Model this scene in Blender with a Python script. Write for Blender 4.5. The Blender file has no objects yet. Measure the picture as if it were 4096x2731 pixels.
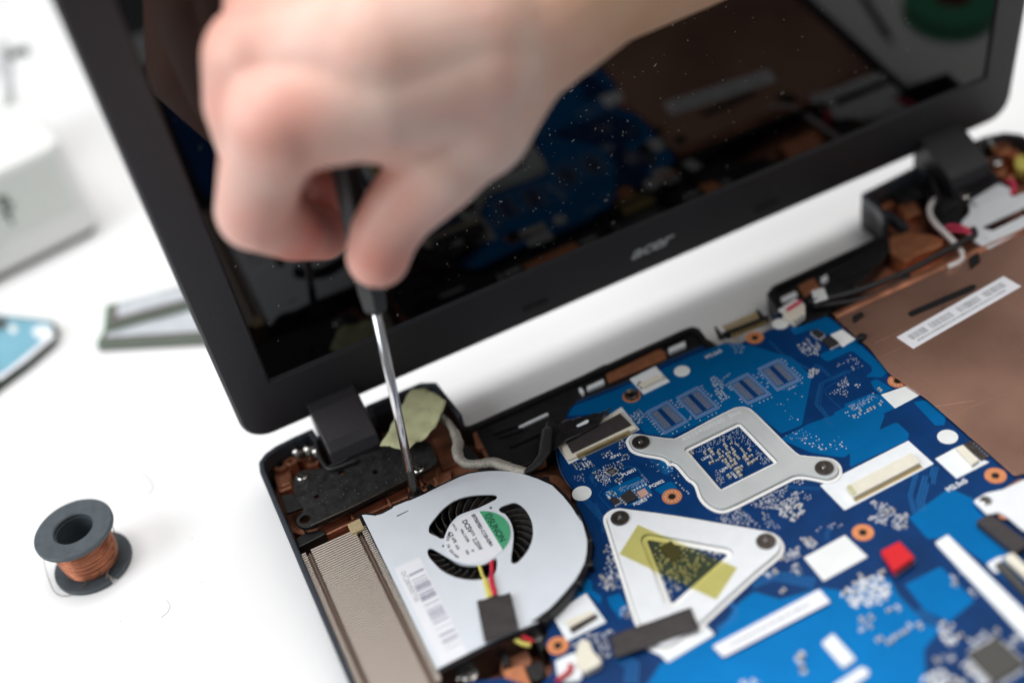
import bpy, bmesh, math, random
from mathutils import Vector, Matrix
from mathutils.geometry import tessellate_polygon

random.seed(7)
S = 0.001                      # the whole scene is written in millimetres
scene = bpy.context.scene
COL = scene.collection

# ---------------------------------------------------------------- camera
cam_data = bpy.data.cameras.new('camera')
cam = bpy.data.objects.new('camera', cam_data)
COL.objects.link(cam)
CAMX = Vector((0.897205, -0.403539, -0.179384))
CAMY = Vector((0.390601, 0.535627, 0.748689))
CAMZ = Vector((-0.206042, -0.741795, 0.638190))
CAMP = Vector((-12.754, -408.238, 372.743))
m = Matrix.Identity(4)
for i in range(3):
    m[i][0], m[i][1], m[i][2], m[i][3] = CAMX[i], CAMY[i], CAMZ[i], CAMP[i] * S
cam.matrix_world = m
cam_data.sensor_width = 36.0
cam_data.lens = 45.31
cam_data.clip_start = 0.01
cam_data.clip_end = 50.0
cam_data.dof.use_dof = True
cam_data.dof.focus_distance = 0.492
cam_data.dof.aperture_fstop = 2.5
scene.camera = cam

# ---------------------------------------------------------------- light
world = bpy.data.worlds.new('World')
scene.world = world
world.use_nodes = True
bg = world.node_tree.nodes['Background']
bg.inputs[0].default_value = (0.93, 0.97, 1.0, 1)
bg.inputs[1].default_value = 0.19

def area(name, loc, target, size, power, color):
    d = bpy.data.lights.new(name, 'AREA')
    d.shape = 'RECTANGLE'
    d.size, d.size_y = size
    d.energy = power
    d.color = color
    o = bpy.data.objects.new(name, d)
    COL.objects.link(o)
    o.location = Vector(loc)
    o.rotation_euler = (Vector(target) - Vector(loc)).to_track_quat('-Z', 'Y').to_euler()
    return o

area('ceiling_light', (-0.05, 0.20, 1.80), (-0.05, -0.05, 0), (1.4, 1.0), 26, (1.0, 0.985, 0.965))
area('ceiling_light_far', (0.25, 0.80, 1.80), (0.1, -0.05, 0), (1.4, 0.6), 3, (1.0, 0.985, 0.965))
area('window_light', (-1.6, 0.0, 1.15), (0, 0, 0.05), (1.1, 1.1), 22, (0.93, 0.97, 1.0))
area('room_light', (0.9, -0.9, 1.9), (0.1, -0.05, 0), (0.9, 0.9), 6, (1.0, 0.95, 0.88))

vs = scene.view_settings
scene.display_settings.display_device = 'sRGB'
vs.view_transform = 'Standard'
vs.look = 'None'
vs.exposure = 0.0
vs.gamma = 1.0
vs.use_curve_mapping = False
scene.cycles.use_denoising = True
scene.cycles.max_bounces = 8
scene.cycles.sample_clamp_indirect = 6.0

# ---------------------------------------------------------------- materials
MATS = {}
def lin(c):
    return tuple((v / 255 / 12.92) if v / 255 <= 0.04045 else ((v / 255 + 0.055) / 1.055) ** 2.4 for v in c)

def mat(name, rgb, rough=0.5, metal=0.0, spec=0.5, var=0.0, vscale=200.0, bump=0.0, bscale=900.0, rvar=0.0, coat=0.0, sss=0.0, aniso_stretch=None, ior=1.45):
    """procedural principled material; rgb is the sRGB look of the base colour"""
    M = bpy.data.materials.new(name)
    M.use_nodes = True
    nt = M.node_tree
    b = nt.nodes['Principled BSDF']
    c = lin(rgb)
    b.inputs['Base Color'].default_value = (*c, 1)
    b.inputs['Roughness'].default_value = rough
    b.inputs['Metallic'].default_value = metal
    b.inputs['Specular IOR Level'].default_value = spec
    b.inputs['IOR'].default_value = ior
    b.inputs['Coat Weight'].default_value = coat
    if sss:
        b.inputs['Subsurface Weight'].default_value = sss
        b.inputs['Subsurface Radius'].default_value = (0.006, 0.0025, 0.0012)
        b.inputs['Subsurface Scale'].default_value = 1.0
    tc = nt.nodes.new('ShaderNodeTexCoord')
    vec = tc.outputs['Object']
    if aniso_stretch:
        mp = nt.nodes.new('ShaderNodeMapping')
        mp.inputs['Scale'].default_value = aniso_stretch
        nt.links.new(vec, mp.inputs[0])
        vec = mp.outputs[0]
    if var or rvar:
        n = nt.nodes.new('ShaderNodeTexNoise')
        n.inputs['Scale'].default_value = vscale
        n.inputs['Detail'].default_value = 5
        nt.links.new(vec, n.inputs['Vector'])
        if var:
            r = nt.nodes.new('ShaderNodeValToRGB')
            lo = tuple(max(0, v * (1 - var)) for v in c)
            hi = tuple(min(1, v * (1 + var)) for v in c)
            r.color_ramp.elements[0].position = 0.3
            r.color_ramp.elements[1].position = 0.7
            r.color_ramp.elements[0].color = (*lo, 1)
            r.color_ramp.elements[1].color = (*hi, 1)
            nt.links.new(n.outputs['Fac'], r.inputs[0])
            nt.links.new(r.outputs[0], b.inputs['Base Color'])
        if rvar:
            mr = nt.nodes.new('ShaderNodeMapRange')
            mr.inputs['To Min'].default_value = max(0, rough - rvar)
            mr.inputs['To Max'].default_value = min(1, rough + rvar)
            nt.links.new(n.outputs['Fac'], mr.inputs[0])
            nt.links.new(mr.outputs[0], b.inputs['Roughness'])
    if bump:
        n2 = nt.nodes.new('ShaderNodeTexNoise')
        n2.inputs['Scale'].default_value = bscale
        n2.inputs['Detail'].default_value = 3
        nt.links.new(vec, n2.inputs['Vector'])
        bp = nt.nodes.new('ShaderNodeBump')
        bp.inputs['Strength'].default_value = bump
        bp.inputs['Distance'].default_value = 0.0004
        nt.links.new(n2.outputs['Fac'], bp.inputs['Height'])
        nt.links.new(bp.outputs[0], b.inputs['Normal'])
    MATS[name] = M
    return M

mat('table_white', (243, 243, 244), 0.55, var=0.03, vscale=7, bump=0.05, bscale=500)
mat('bezel_plastic', (47, 46, 50), 0.46, spec=0.45, var=0.12, vscale=900, bump=0.35, bscale=2600, rvar=0.06)
mat('black_plastic', (30, 29, 31), 0.45, var=0.25, vscale=160, bump=0.15, bscale=1500, rvar=0.1)
mat('rim_plastic', (56, 61, 69), 0.34, var=0.12, vscale=500, bump=0.1, bscale=2200)
mat('hinge_plastic', (46, 45, 49), 0.38, var=0.08, vscale=700, bump=0.2, bscale=2600)
mat('screen_glass', (4, 4, 5), 0.03, spec=0.5, ior=1.5, rvar=0.02, vscale=60)
mat('bracket_black', (34, 34, 34), 0.5, var=0.5, vscale=380, bump=0.3, bscale=1600, rvar=0.15)
mat('copper_paint', (172, 116, 90), 0.36, metal=0.5, var=0.4, vscale=120, bump=0.3, bscale=700, rvar=0.14)
mat('copper_sheet', (184, 142, 124), 0.3, metal=0.7, var=0.24, vscale=16, bump=0.35, bscale=30, rvar=0.14)
mat('bright_copper', (222, 148, 108), 0.38, metal=0.75, var=0.15, vscale=300, bump=0.1)
mat('pad_copper', (226, 146, 98), 0.42, metal=0.35, var=0.1, vscale=500)
mat('steel', (205, 203, 200), 0.22, metal=1.0, rvar=0.1, vscale=400)
mat('dark_steel', (96, 90, 86), 0.36, metal=0.9, var=0.25, vscale=700, rvar=0.12)
mat('solder', (232, 235, 240), 0.3, metal=0.35, rvar=0.12, vscale=900)
mat('pcb_dark', (3, 52, 105), 0.4, spec=0.22, var=0.14, vscale=90, bump=0.06, bscale=1200, rvar=0.05)
mat('pcb_light', (0, 112, 180), 0.42, metal=0.5, spec=0.2, var=0.06, vscale=60, bump=0.08, bscale=2400)
mat('pcb_trace', (36, 112, 178), 0.4, metal=0.4, spec=0.3)
mat('pcb_edge', (20, 52, 92), 0.6)
mat('silk_white', (236, 240, 244), 0.6, var=0.03, vscale=300)
mat('footprint_gray', (52, 74, 112), 0.5)
mat('ball_gray', (146, 154, 172), 0.4, metal=0.2)
mat('silk_pale', (134, 156, 194), 0.55)
mat('cap_brown', (150, 138, 118), 0.5, var=0.15, vscale=800)
mat('resistor_black', (34, 32, 36), 0.45)
mat('chip_black', (44, 42, 44), 0.5, var=0.1, vscale=900, bump=0.1)
mat('chip_gray', (74, 72, 68), 0.55, var=0.1, vscale=600)
mat('cream_plastic', (232, 226, 210), 0.5, var=0.04, vscale=300)
mat('foil_white', (236, 239, 239), 0.42, metal=0.05, var=0.03, vscale=120, bump=0.05)
mat('bracket_metal', (212, 216, 217), 0.33, metal=0.2, var=0.08, vscale=70, bump=0.1, bscale=3000)
mat('bracket_white', (234, 237, 241), 0.38, metal=0.0, var=0.03, vscale=200, bump=0.06)
mat('insulator_white', (246, 246, 245), 0.5, var=0.04, vscale=500)
mat('dirt_gray', (120, 120, 118), 0.6)
mat('fan_cover', (226, 232, 240), 0.36, metal=0.05, var=0.025, vscale=90, bump=0.06, bscale=2600)
mat('fan_black', (26, 25, 27), 0.35, var=0.2, vscale=400, rvar=0.12)
mat('blade_black', (92, 88, 86), 0.26, metal=0.3, var=0.3, vscale=500)
mat('fin_metal', (150, 130, 119), 0.36, metal=0.35, var=0.1, vscale=60, rvar=0.08)
mat('fin_edge_highlight', (246, 236, 224), 0.35, metal=0.15)  # near-white strip colour paints the highlight along each fin's bend
mat('cap_pale', (196, 198, 200), 0.45, var=0.15, vscale=800)
mat('foam_gold', (190, 172, 134), 0.75, metal=0.2, var=0.22, vscale=1500, bump=0.7, bscale=2500)
mat('label_white', (238, 239, 245), 0.45, var=0.015, vscale=100)
mat('ink', (38, 34, 62), 0.55)
mat('ink_soft', (82, 80, 118), 0.6)
mat('ink_gray', (150, 152, 156), 0.6)
mat('label_green', (78, 168, 124), 0.45, var=0.03, vscale=300)
mat('ink_green', (16, 52, 40), 0.5)
mat('tape_crepe', (200, 200, 158), 0.65, var=0.12, vscale=160, bump=0.6, bscale=420)
mat('tape_black', (58, 53, 54), 0.55, var=0.12, vscale=300, bump=0.3, bscale=800)
mat('film_black', (36, 34, 36), 0.25, var=0.2, vscale=80, bump=0.5, bscale=130)
mat('braid_gray', (176, 170, 160), 0.45, metal=0.3, var=0.3, vscale=1400, bump=0.9, bscale=1800)
mat('braid_black', (44, 42, 44), 0.5, var=0.3, vscale=1400, bump=0.9, bscale=1800)
mat('wire_red', (196, 36, 52), 0.4)
mat('wire_yellow', (226, 214, 110), 0.4)
mat('wire_white', (236, 230, 228), 0.4)
mat('wire_pink', (226, 62, 98), 0.4)
mat('wire_black', (46, 44, 46), 0.42)
mat('gold', (226, 198, 132), 0.3, metal=0.8)
mat('switch_red', (214, 16, 30), 0.45)
mat('switch_pink', (226, 178, 182), 0.5)
mat('spool_plastic', (74, 82, 88), 0.5, var=0.14, vscale=300, bump=0.25, bscale=1800)
mat('copper_wire', (180, 116, 88), 0.32, metal=0.85, var=0.3, vscale=300, aniso_stretch=(1, 1, 14))
mat('fine_wire', (120, 104, 92), 0.35, metal=0.6)
mat('handle_black', (44, 44, 46), 0.34, var=0.1, vscale=300)
mat('chrome', (226, 224, 226), 0.22, metal=1.0, rvar=0.05, vscale=300)
mat('tip_black', (72, 68, 64), 0.32, metal=0.8, var=0.2, vscale=600)
mat('module_green', (84, 128, 96), 0.45, var=0.15, vscale=200)
mat('module_chip', (112, 106, 104), 0.5)
mat('drive_blue', (120, 172, 192), 0.35, var=0.12, vscale=40)
mat('drive_edge', (48, 62, 52), 0.45)
mat('box_white', (236, 237, 235), 0.45, var=0.01)
mat('box_gray', (222, 226, 220), 0.5, var=0.02)
mat('marking_gray', (74, 88, 76), 0.5)
mat('tape_green', (66, 150, 112), 0.5, var=0.06)
mat('core_brown', (120, 70, 50), 0.7)
mat('pen_dark', (52, 48, 44), 0.5)
mat('dust', (205, 205, 200), 0.8)
mat('module_label', (196, 200, 206), 0.4, var=0.12, vscale=120)
mat('hole_black', (6, 6, 7), 0.7)
mat('nail', (206, 150, 140), 0.28, spec=0.5, sss=0.15)
mat('purple_film', (96, 78, 120), 0.4, metal=0.2, var=0.3, vscale=120)

def skin_material():
    M = mat('skin', (232, 190, 172), 0.44, spec=0.45, sss=0.25, bump=0.18, bscale=700)
    nt = M.node_tree
    b = nt.nodes['Principled BSDF']
    tc = nt.nodes.new('ShaderNodeTexCoord')
    n = nt.nodes.new('ShaderNodeTexNoise')
    n.inputs['Scale'].default_value = 42
    n.inputs['Detail'].default_value = 3
    r = nt.nodes.new('ShaderNodeValToRGB')
    r.color_ramp.elements[0].position = 0.35
    r.color_ramp.elements[1].position = 0.68
    r.color_ramp.elements[0].color = (*lin((236, 190, 174)), 1)
    r.color_ramp.elements[1].color = (*lin((243, 212, 198)), 1)
    nt.links.new(tc.outputs['Object'], n.inputs['Vector'])
    nt.links.new(n.outputs['Fac'], r.inputs[0])
    last = r.outputs[0]
    # redder knuckles and finger ends, sallower forearm: tones stored with the skin itself
    for attr, rgb in (('flush', (222, 128, 112)), ('sallow', (214, 168, 124))):
        at = nt.nodes.new('ShaderNodeAttribute')
        at.attribute_name = attr
        mx = nt.nodes.new('ShaderNodeMix')
        mx.data_type = 'RGBA'
        nt.links.new(at.outputs['Fac'], mx.inputs[0])
        nt.links.new(last, mx.inputs[6])
        mx.inputs[7].default_value = (*lin(rgb), 1)
        last = mx.outputs[2]
    nt.links.new(last, b.inputs['Base Color'])
skin_material()

def kapton_material():
    M = bpy.data.materials.new('kapton')
    M.use_nodes = True
    nt = M.node_tree
    b = nt.nodes['Principled BSDF']
    out = nt.nodes['Material Output']
    b.inputs['Base Color'].default_value = (*lin((206, 198, 122)), 1)
    b.inputs['Roughness'].default_value = 0.3
    t = nt.nodes.new('ShaderNodeBsdfTransparent')
    t.inputs[0].default_value = (0.79, 0.755, 0.43, 1)
    mx = nt.nodes.new('ShaderNodeMixShader')
    mx.inputs[0].default_value = 0.07
    nt.links.new(t.outputs[0], mx.inputs[1])
    nt.links.new(b.outputs[0], mx.inputs[2])
    nt.links.new(mx.outputs[0], out.inputs['Surface'])
    MATS['kapton'] = M
kapton_material()

# ---------------------------------------------------------------- helpers
LOC = {}                       # world location (mm) of every object made
def _register(o, loc, parent):
    LOC[o.name] = Vector(loc)
    COL.objects.link(o)
    if parent is not None:
        o.parent = parent
        o.location = (Vector(loc) - LOC[parent.name]) * S
    else:
        o.location = Vector(loc) * S
    return o

def empty(name, loc):
    o = bpy.data.objects.new(name, None)
    o.empty_display_size = 0.01
    return _register(o, loc, None)

def tag(o, label, cat=None, group=None, kind=None):
    o['label'] = label
    if cat: o['category'] = cat
    if group: o['group'] = group
    if kind: o['kind'] = kind
    return o

def make_mesh(name, verts, faces, smooth=False):
    me = bpy.data.meshes.new(name)
    me.from_pydata([tuple(Vector(v) * S) for v in verts], [], faces)
    bm = bmesh.new()
    bm.from_mesh(me)
    bmesh.ops.remove_doubles(bm, verts=bm.verts, dist=1e-7)
    bmesh.ops.recalc_face_normals(bm, faces=bm.faces)
    bm.to_mesh(me)
    bm.free()
    if smooth:
        me.polygons.foreach_set('use_smooth', [True] * len(me.polygons))
    me.update()
    return me

def build(name, geo, material, parent=None, bevel=0.0, smooth=False, seg=2, loc=None):
    verts, faces = geo
    if loc is None:
        lo = [min(v[i] for v in verts) for i in range(3)]
        hi = [max(v[i] for v in verts) for i in range(3)]
        loc = Vector(((lo[0] + hi[0]) / 2, (lo[1] + hi[1]) / 2, lo[2]))
    verts = [Vector(v) - Vector(loc) for v in verts]
    me = make_mesh(name, verts, faces, smooth)
    me.materials.append(MATS[material])
    o = bpy.data.objects.new(name, me)
    _register(o, loc, parent)
    if bevel:
        md = o.modifiers.new('edge', 'BEVEL')
        md.width = bevel * S
        md.segments = seg
        md.limit_method = 'ANGLE'
        md.angle_limit = math.radians(40)
        md.use_clamp_overlap = True
    return o

def place(name, me, loc, parent, rotz=0.0, scale=None, rot=None):
    o = bpy.data.objects.new(name, me)
    _register(o, loc, parent)
    o.rotation_euler = rot if rot else (0, 0, rotz)
    if scale: o.scale = scale
    return o

def merge(*geos):
    V, F = [], []
    for v, f in geos:
        n = len(V)
        V += [Vector(p) for p in v]
        F += [tuple(i + n for i in q) for q in f]
    return V, F

def area2(p):
    return sum(p[i][0] * p[(i + 1) % len(p)][1] - p[(i + 1) % len(p)][0] * p[i][1] for i in range(len(p))) / 2
def ccw(p):
    p = [tuple(q[:2]) for q in p]
    return p if area2(p) > 0 else p[::-1]

def inset(poly, d):
    p = ccw(poly)
    out = []
    n = len(p)
    for i in range(n):
        a, b, c = Vector(p[i - 1]), Vector(p[i]), Vector(p[(i + 1) % n])
        e1 = (b - a).normalized(); e2 = (c - b).normalized()
        n1 = Vector((-e1.y, e1.x)); n2 = Vector((-e2.y, e2.x))
        k = n1 + n2
        l = max(0.5, k.dot(n1))
        out.append(tuple(b + k * (d / l)))
    return out

def round_poly(poly, r, seg=5):
    p = ccw(poly)
    out = []
    n = len(p)
    for i in range(n):
        a, b, c = Vector(p[i - 1]), Vector(p[i]), Vector(p[(i + 1) % n])
        rr = min(r, (a - b).length * 0.45, (c - b).length * 0.45)
        s = b + (a - b).normalized() * rr
        e = b + (c - b).normalized() * rr
        for k in range(seg + 1):
            t = k / seg
            q = s * (1 - t) ** 2 + b * 2 * t * (1 - t) + e * t * t
            out.append(tuple(q))
    return out

def smooth_closed(pts, sub=4):
    p = [Vector(q[:2]) for q in pts]
    n = len(p); out = []
    for i in range(n):
        p0, p1, p2, p3 = p[i - 1], p[i], p[(i + 1) % n], p[(i + 2) % n]
        for k in range(sub):
            t = k / sub
            out.append(tuple(0.5 * ((2 * p1) + (p2 - p0) * t + (2 * p0 - 5 * p1 + 4 * p2 - p3) * t * t + (3 * p1 - p0 - 3 * p2 + p3) * t ** 3)))
    return out

def prism(poly, z0, z1, holes=()):
    loops = [ccw(poly)] + [ccw(h)[::-1] for h in holes]
    flat = [q for l in loops for q in l]
    tris = tessellate_polygon([[Vector((x, y, 0)) for x, y in l] for l in loops])
    n = len(flat)
    V = [(x, y, z1) for x, y in flat] + [(x, y, z0) for x, y in flat]
    F = [tuple(t) for t in tris] + [tuple(i + n for i in t[::-1]) for t in tris]
    k = 0
    for l in loops:
        c = len(l)
        for i in range(c):
            a, b = k + i, k + (i + 1) % c
            F.append((a, a + n, b + n, b))
        k += c
    if not holes:
        F = [tuple(range(n)), tuple(range(2 * n - 1, n - 1, -1))] + F[2 * len(tris):]
    return V, F

def box(cx, cy, z0, sx, sy, sz, rot=0.0):
    c, s = math.cos(rot), math.sin(rot)
    pts = [(cx + x * c - y * s, cy + x * s + y * c) for x, y in ((-sx / 2, -sy / 2), (sx / 2, -sy / 2), (sx / 2, sy / 2), (-sx / 2, sy / 2))]
    return prism(pts, z0, z0 + sz)

def circle(cx, cy, r, n=32):
    return [(cx + r * math.cos(2 * math.pi * i / n), cy + r * math.sin(2 * math.pi * i / n)) for i in range(n)]

def lathe(cx, cy, prof, n=32, axis='z', closed=True):
    """prof: list of (r, h); closed profile loop"""
    V, F = [], []
    k = len(prof)
    for i in range(n):
        a = 2 * math.pi * i / n
        for r, h in prof:
            V.append((cx + r * math.cos(a), cy + r * math.sin(a), h))
    for i in range(n):
        j = (i + 1) % n
        for q in range(k if closed else k - 1):
            w = (q + 1) % k
            F.append((i * k + q, j * k + q, j * k + w, i * k + w))
    if not closed:
        F.append(tuple(i * k for i in range(n))[::-1])
        F.append(tuple(i * k + k - 1 for i in range(n)))
    return V, F

def spline(pts, sub=6):
    p = [Vector(q) for q in pts]
    p = [p[0] * 2 - p[1]] + p + [p[-1] * 2 - p[-2]]
    out = []
    for i in range(1, len(p) - 2):
        p0, p1, p2, p3 = p[i - 1], p[i], p[i + 1], p[i + 2]
        for k in range(sub):
            t = k / sub
            out.append(0.5 * ((2 * p1) + (p2 - p0) * t + (2 * p0 - 5 * p1 + 4 * p2 - p3) * t * t + (3 * p1 - p0 - 3 * p2 + p3) * t ** 3))
    out.append(p[-2])
    return out

def tube(pts, r, n=10, sub=6, flat=1.0):
    path = spline(pts, sub) if sub else [Vector(p) for p in pts]
    V, F = [], []
    m_ = len(path)
    for i, p in enumerate(path):
        d = (path[min(i + 1, m_ - 1)] - path[max(i - 1, 0)]).normalized()
        up = Vector((0, 0, 1)) if abs(d.z) < 0.95 else Vector((1, 0, 0))
        a = d.cross(up).normalized(); b = a.cross(d).normalized()
        rr = r[min(int(i / max(1, m_ - 1) * (len(r) - 1) + 0.5), len(r) - 1)] if isinstance(r, (list, tuple)) else r
        for k in range(n):
            t = 2 * math.pi * k / n
            V.append(p + a * (rr * math.cos(t)) + b * (rr * flat * math.sin(t)))
    for i in range(m_ - 1):
        for k in range(n):
            F.append((i * n + k, i * n + (k + 1) % n, (i + 1) * n + (k + 1) % n, (i + 1) * n + k))
    F.append(tuple(range(n))[::-1]); F.append(tuple(range((m_ - 1) * n, m_ * n)))
    return V, F

def tube2(pts2, z, r, **k):
    return tube([(p[0], p[1], (p[2] if len(p) > 2 else z)) for p in pts2], r, **k)

def ribbon(pts, w, z, h=0.05):
    """flat track of width w along a polyline"""
    p = [Vector(q[:2]) for q in pts]
    L, R = [], []
    for i in range(len(p)):
        a = p[max(i - 1, 0)]; c = p[min(i + 1, len(p) - 1)]
        d = (c - a).normalized(); nn = Vector((-d.y, d.x))
        L.append(p[i] + nn * w / 2); R.append(p[i] - nn * w / 2)
    V, F = [], []
    for l, r in zip(L, R):
        V += [(l.x, l.y, z), (r.x, r.y, z), (l.x, l.y, z + h), (r.x, r.y, z + h)]
    for i in range(len(p) - 1):
        a, b = 4 * i, 4 * i + 4
        F += [(a + 2, a + 3, b + 3, b + 2), (a, a + 2, b + 2, b), (a + 1, b + 1, b + 3, a + 3)]
    return V, F

def offset_line(pts, d):
    p = [Vector(q[:2]) for q in pts]
    out = []
    for i in range(len(p)):
        a = p[max(i - 1, 0)]; c = p[min(i + 1, len(p) - 1)]
        t = (c - a).normalized()
        out.append(p[i] + Vector((-t.y, t.x)) * d)
    return [tuple(q) for q in out]

def text_geo(s, size, extrude=0.04, align='LEFT', shear=0.0, offset=0.0, space=1.0):
    cu = bpy.data.curves.new('t', 'FONT')
    cu.body = s
    cu.size = size
    cu.extrude = extrude
    cu.align_x = align
    cu.shear = shear
    cu.offset = offset
    cu.space_character = space
    cu.resolution_u = 3
    o = bpy.data.objects.new('t', cu)
    COL.objects.link(o)
    dg = bpy.context.evaluated_depsgraph_get()
    me = bpy.data.meshes.new_from_object(o.evaluated_get(dg))
    V = [v.co.copy() for v in me.vertices]
    F = [tuple(p.vertices) for p in me.polygons]
    bpy.data.objects.remove(o)
    bpy.data.curves.remove(cu)
    bpy.data.meshes.remove(me)
    return V, F

def xf(geo, loc, rotz=0.0, M=None):
    v, f = geo
    if M is None:
        M = Matrix.Translation(Vector(loc)) @ Matrix.Rotation(rotz, 4, 'Z')
    return [M @ Vector(p) for p in v], f

def quad_plate(name, pts, z, h, material, parent, r=0.0, bevel=0.0):
    p = round_poly(pts, r) if r else pts
    return build(name, prism(p, z, z + h), material, parent, bevel=bevel)

def screw(parent, x, y, z, r=2.0, material='steel', cross=True, name='screw'):
    prof = [(0.0, z), (r, z), (r, z + 0.5), (r * 0.8, z + 0.85), (0.0, z + 0.95)]
    o = build(name, lathe(x, y, [(max(a, 0.01), b) for a, b in prof], 20, closed=False), material, parent, smooth=False)
    if cross:
        g = merge(box(x, y, z + 0.72, r * 1.1, 0.42, 0.26, 0.6), box(x, y, z + 0.72, 0.42, r * 1.1, 0.27, 0.6))
        build('drive_slot', g, 'dark_steel', o)
    return o

# ================================================================ table
tb = build('table', prism([(-1400, -318), (1400, -318), (1400, 1600), (-1400, 1600)], -20, 0), 'table_white')
tag(tb, 'white table top under the opened laptop', kind='structure')

# ================================================================ laptop
laptop = empty('laptop', (172, -110, 0))
tag(laptop, 'black laptop opened up with its keyboard removed and screen raised', 'laptop')

# ---- lid: local frame (x, v) in the plane of the screen
LA = math.radians(96.21)
LU = Vector((0, math.cos(LA), math.sin(LA)))
LN = Vector((0, -math.sin(LA), math.cos(LA)))       # towards the viewer
LO = Vector((0, 0, 52.75))
def lidp(x, v, off=0.0):
    return LO + Vector((x, 0, 0)) + LU * v + LN * off
LIDM = Matrix(((1, LU.x, LN.x, LO.x), (0, LU.y, LN.y, LO.y), (0, LU.z, LN.z, LO.z), (0, 0, 0, 1)))

def rrect(x0, x1, y0, y1, r, seg=8):
    out = []
    for cx, cy, a0 in ((x1 - r, y1 - r, 0), (x0 + r, y1 - r, 90), (x0 + r, y0 + r, 180), (x1 - r, y0 + r, 270)):
        for k in range(seg + 1):
            a = math.radians(a0 + 90 * k / seg)
            out.append((cx + r * math.cos(a), cy + r * math.sin(a)))
    return out

def lid_frame():
    loops = [(rrect(0.6, 344.4, 0.6, 193.4, 0.4), -1.6), (rrect(-0.2, 345.2, -1.1, 194.2, 0.5), -0.25), (rrect(-0.7, 345.7, -1.6, 194.7, 0.6), 0.0),
             (rrect(-15.8, 360.8, -27.2, 210.8, 10), 0.0), (rrect(-16.8, 361.8, -28.2, 211.8, 11), -0.9), (rrect(-17.2, 362.2, -28.6, 212.2, 11.3), -2.6),
             (rrect(-17.0, 362.0, -28.4, 212.0, 11.2), -5.4), (rrect(-14, 359, -25.5, 209, 10), -7.2)]
    n = len(loops[0][0])
    V, F = [], []
    for l, off in loops:
        V += [lidp(x, v, off) for x, v in l]
    for k in range(len(loops) - 1):
        for i in range(n):
            j = (i + 1) % n
            F.append((k * n + i, k * n + j, (k + 1) * n + j, (k + 1) * n + i))
    F.append(tuple(range((len(loops) - 1) * n, len(loops) * n)))
    return V, F
frame = build('lid_frame', lid_frame(), 'bezel_plastic', laptop)
build('screen', xf(prism([(0.3, 0.3), (344.7, 0.3), (344.7, 193.7), (0.3, 193.7)], -2.4, -1.25), None, M=LIDM), 'screen_glass', laptop)
g = text_geo('acer', 9.6, 0.12, shear=0.35, offset=0.14, space=0.92)
g = ([Vector((p.x * 1.28, p.y * 0.92, p.z)) for p in g[0]], g[1])
build('logo', xf(g, None, M=LIDM @ Matrix.Translation((161.2, -17.4, 0.12))), 'bracket_metal', frame)
for bx in (115.3, 230.2):
    build('rubber_bumper', xf(prism(rrect(bx - 6, bx + 6, -22.2, -19.2, 1.2, 4), 0.0, 0.7), None, M=LIDM), 'black_plastic', frame, bevel=0.3)

# dust flecks on the glass
V, F = [], []
rd = random.Random(3)
for i in range(620):
    if i < 380:
        x = rd.gauss(118, 46); v = rd.gauss(62, 34)
    else:
        x = rd.uniform(2, 300); v = rd.uniform(2, 150)
    if not (1 < x < 343 and 1 < v < 190): continue
    s = rd.choice((0.07, 0.09, 0.1, 0.13, 0.18)); a = rd.uniform(0, 3.14); l = s * rd.choice((1, 1, 1, 1.5, 4))
    dx, dy = math.cos(a), math.sin(a)
    b = len(V)
    for p, q in ((-l, -s), (l, -s), (l, s), (-l, s)):
        V.append(lidp(x + p * dx - q * dy, v + p * dy + q * dx, -1.2))
    for p, q in ((-l * .5, -s * .5), (l * .5, -s * .5), (l * .5, s * .5), (-l * .5, s * .5)):
        V.append(lidp(x + p * dx - q * dy, v + p * dy + q * dx, -1.12))
    F += [(b + 4, b + 5, b + 6, b + 7)] + [(b + k, b + (k + 1) % 4, b + 4 + (k + 1) % 4, b + 4 + k) for k in range(4)]
o = build('dust', (V, F), 'dust', laptop)
o['kind'] = 'stuff'

# ---- hinge covers: curved barrels
def hinge_cover(x0, x1):
    prof = [(6.5, 33.5), (1.2, 33.0), (-3.0, 31.6), (-7.5, 29.6), (-12.0, 27.4), (-16.0, 25.2), (-19.6, 22.4), (-21.8, 18.6), (-22.4, 14.5), (-20.5, 11), (-14, 9), (-2, 9), (6.5, 12)]
    V = [(x0, y, z) for y, z in prof] + [(x1, y, z) for y, z in prof]
    n = len(prof)
    F = [tuple(range(n)), tuple(range(2 * n - 1, n - 1, -1))] + [(i, (i + 1) % n, n + (i + 1) % n, n + i) for i in range(n)]
    return V, F
build('hinge_cover', hinge_cover(10.2, 31.3), 'hinge_plastic', laptop, bevel=0.8, seg=2)
build('hinge_cover', hinge_cover(311.0, 333.0), 'hinge_plastic', laptop, bevel=0.8, seg=2)

# ---- base tray
OUT_A = [(-17.6, -262), (-17.6, -9), (-16.5, -3.5), (-13, -0.2), (-8, 1.6), (0, 2.4), (9, 2.6), (9.5, -3), (32.2, -3), (32.4, 2.4), (58, 1.8), (63.8, -2.0), (65.6, -26.5)]
OUT_BAY = [(67.1, -27.5), (119, -27.5), (168, -27.0), (172, -27.6), (173.9, -30.4), (173.2, -38), (175.5, -49), (203.5, -49), (206.8, -38.5), (209, -28.1), (213.9, -25), (271.8, -23.8)]
OUT_B = [(274.5, -21), (276.8, -12), (277.2, -0.4), (309.5, 2.4), (310, -3), (334.4, -3), (335, 2.4), (348, 2.0), (357, -1.0), (361.5, -7), (362.2, -14), (362.2, -38), (339.5, -40), (339.5, -262)]
OUT = OUT_A + OUT_BAY + OUT_B
tray_floor = build('tray_floor', prism(inset(OUT, 1.6), 0.8, 3.2), 'copper_paint', laptop)
inn = inset(OUT, 2.3)
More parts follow.
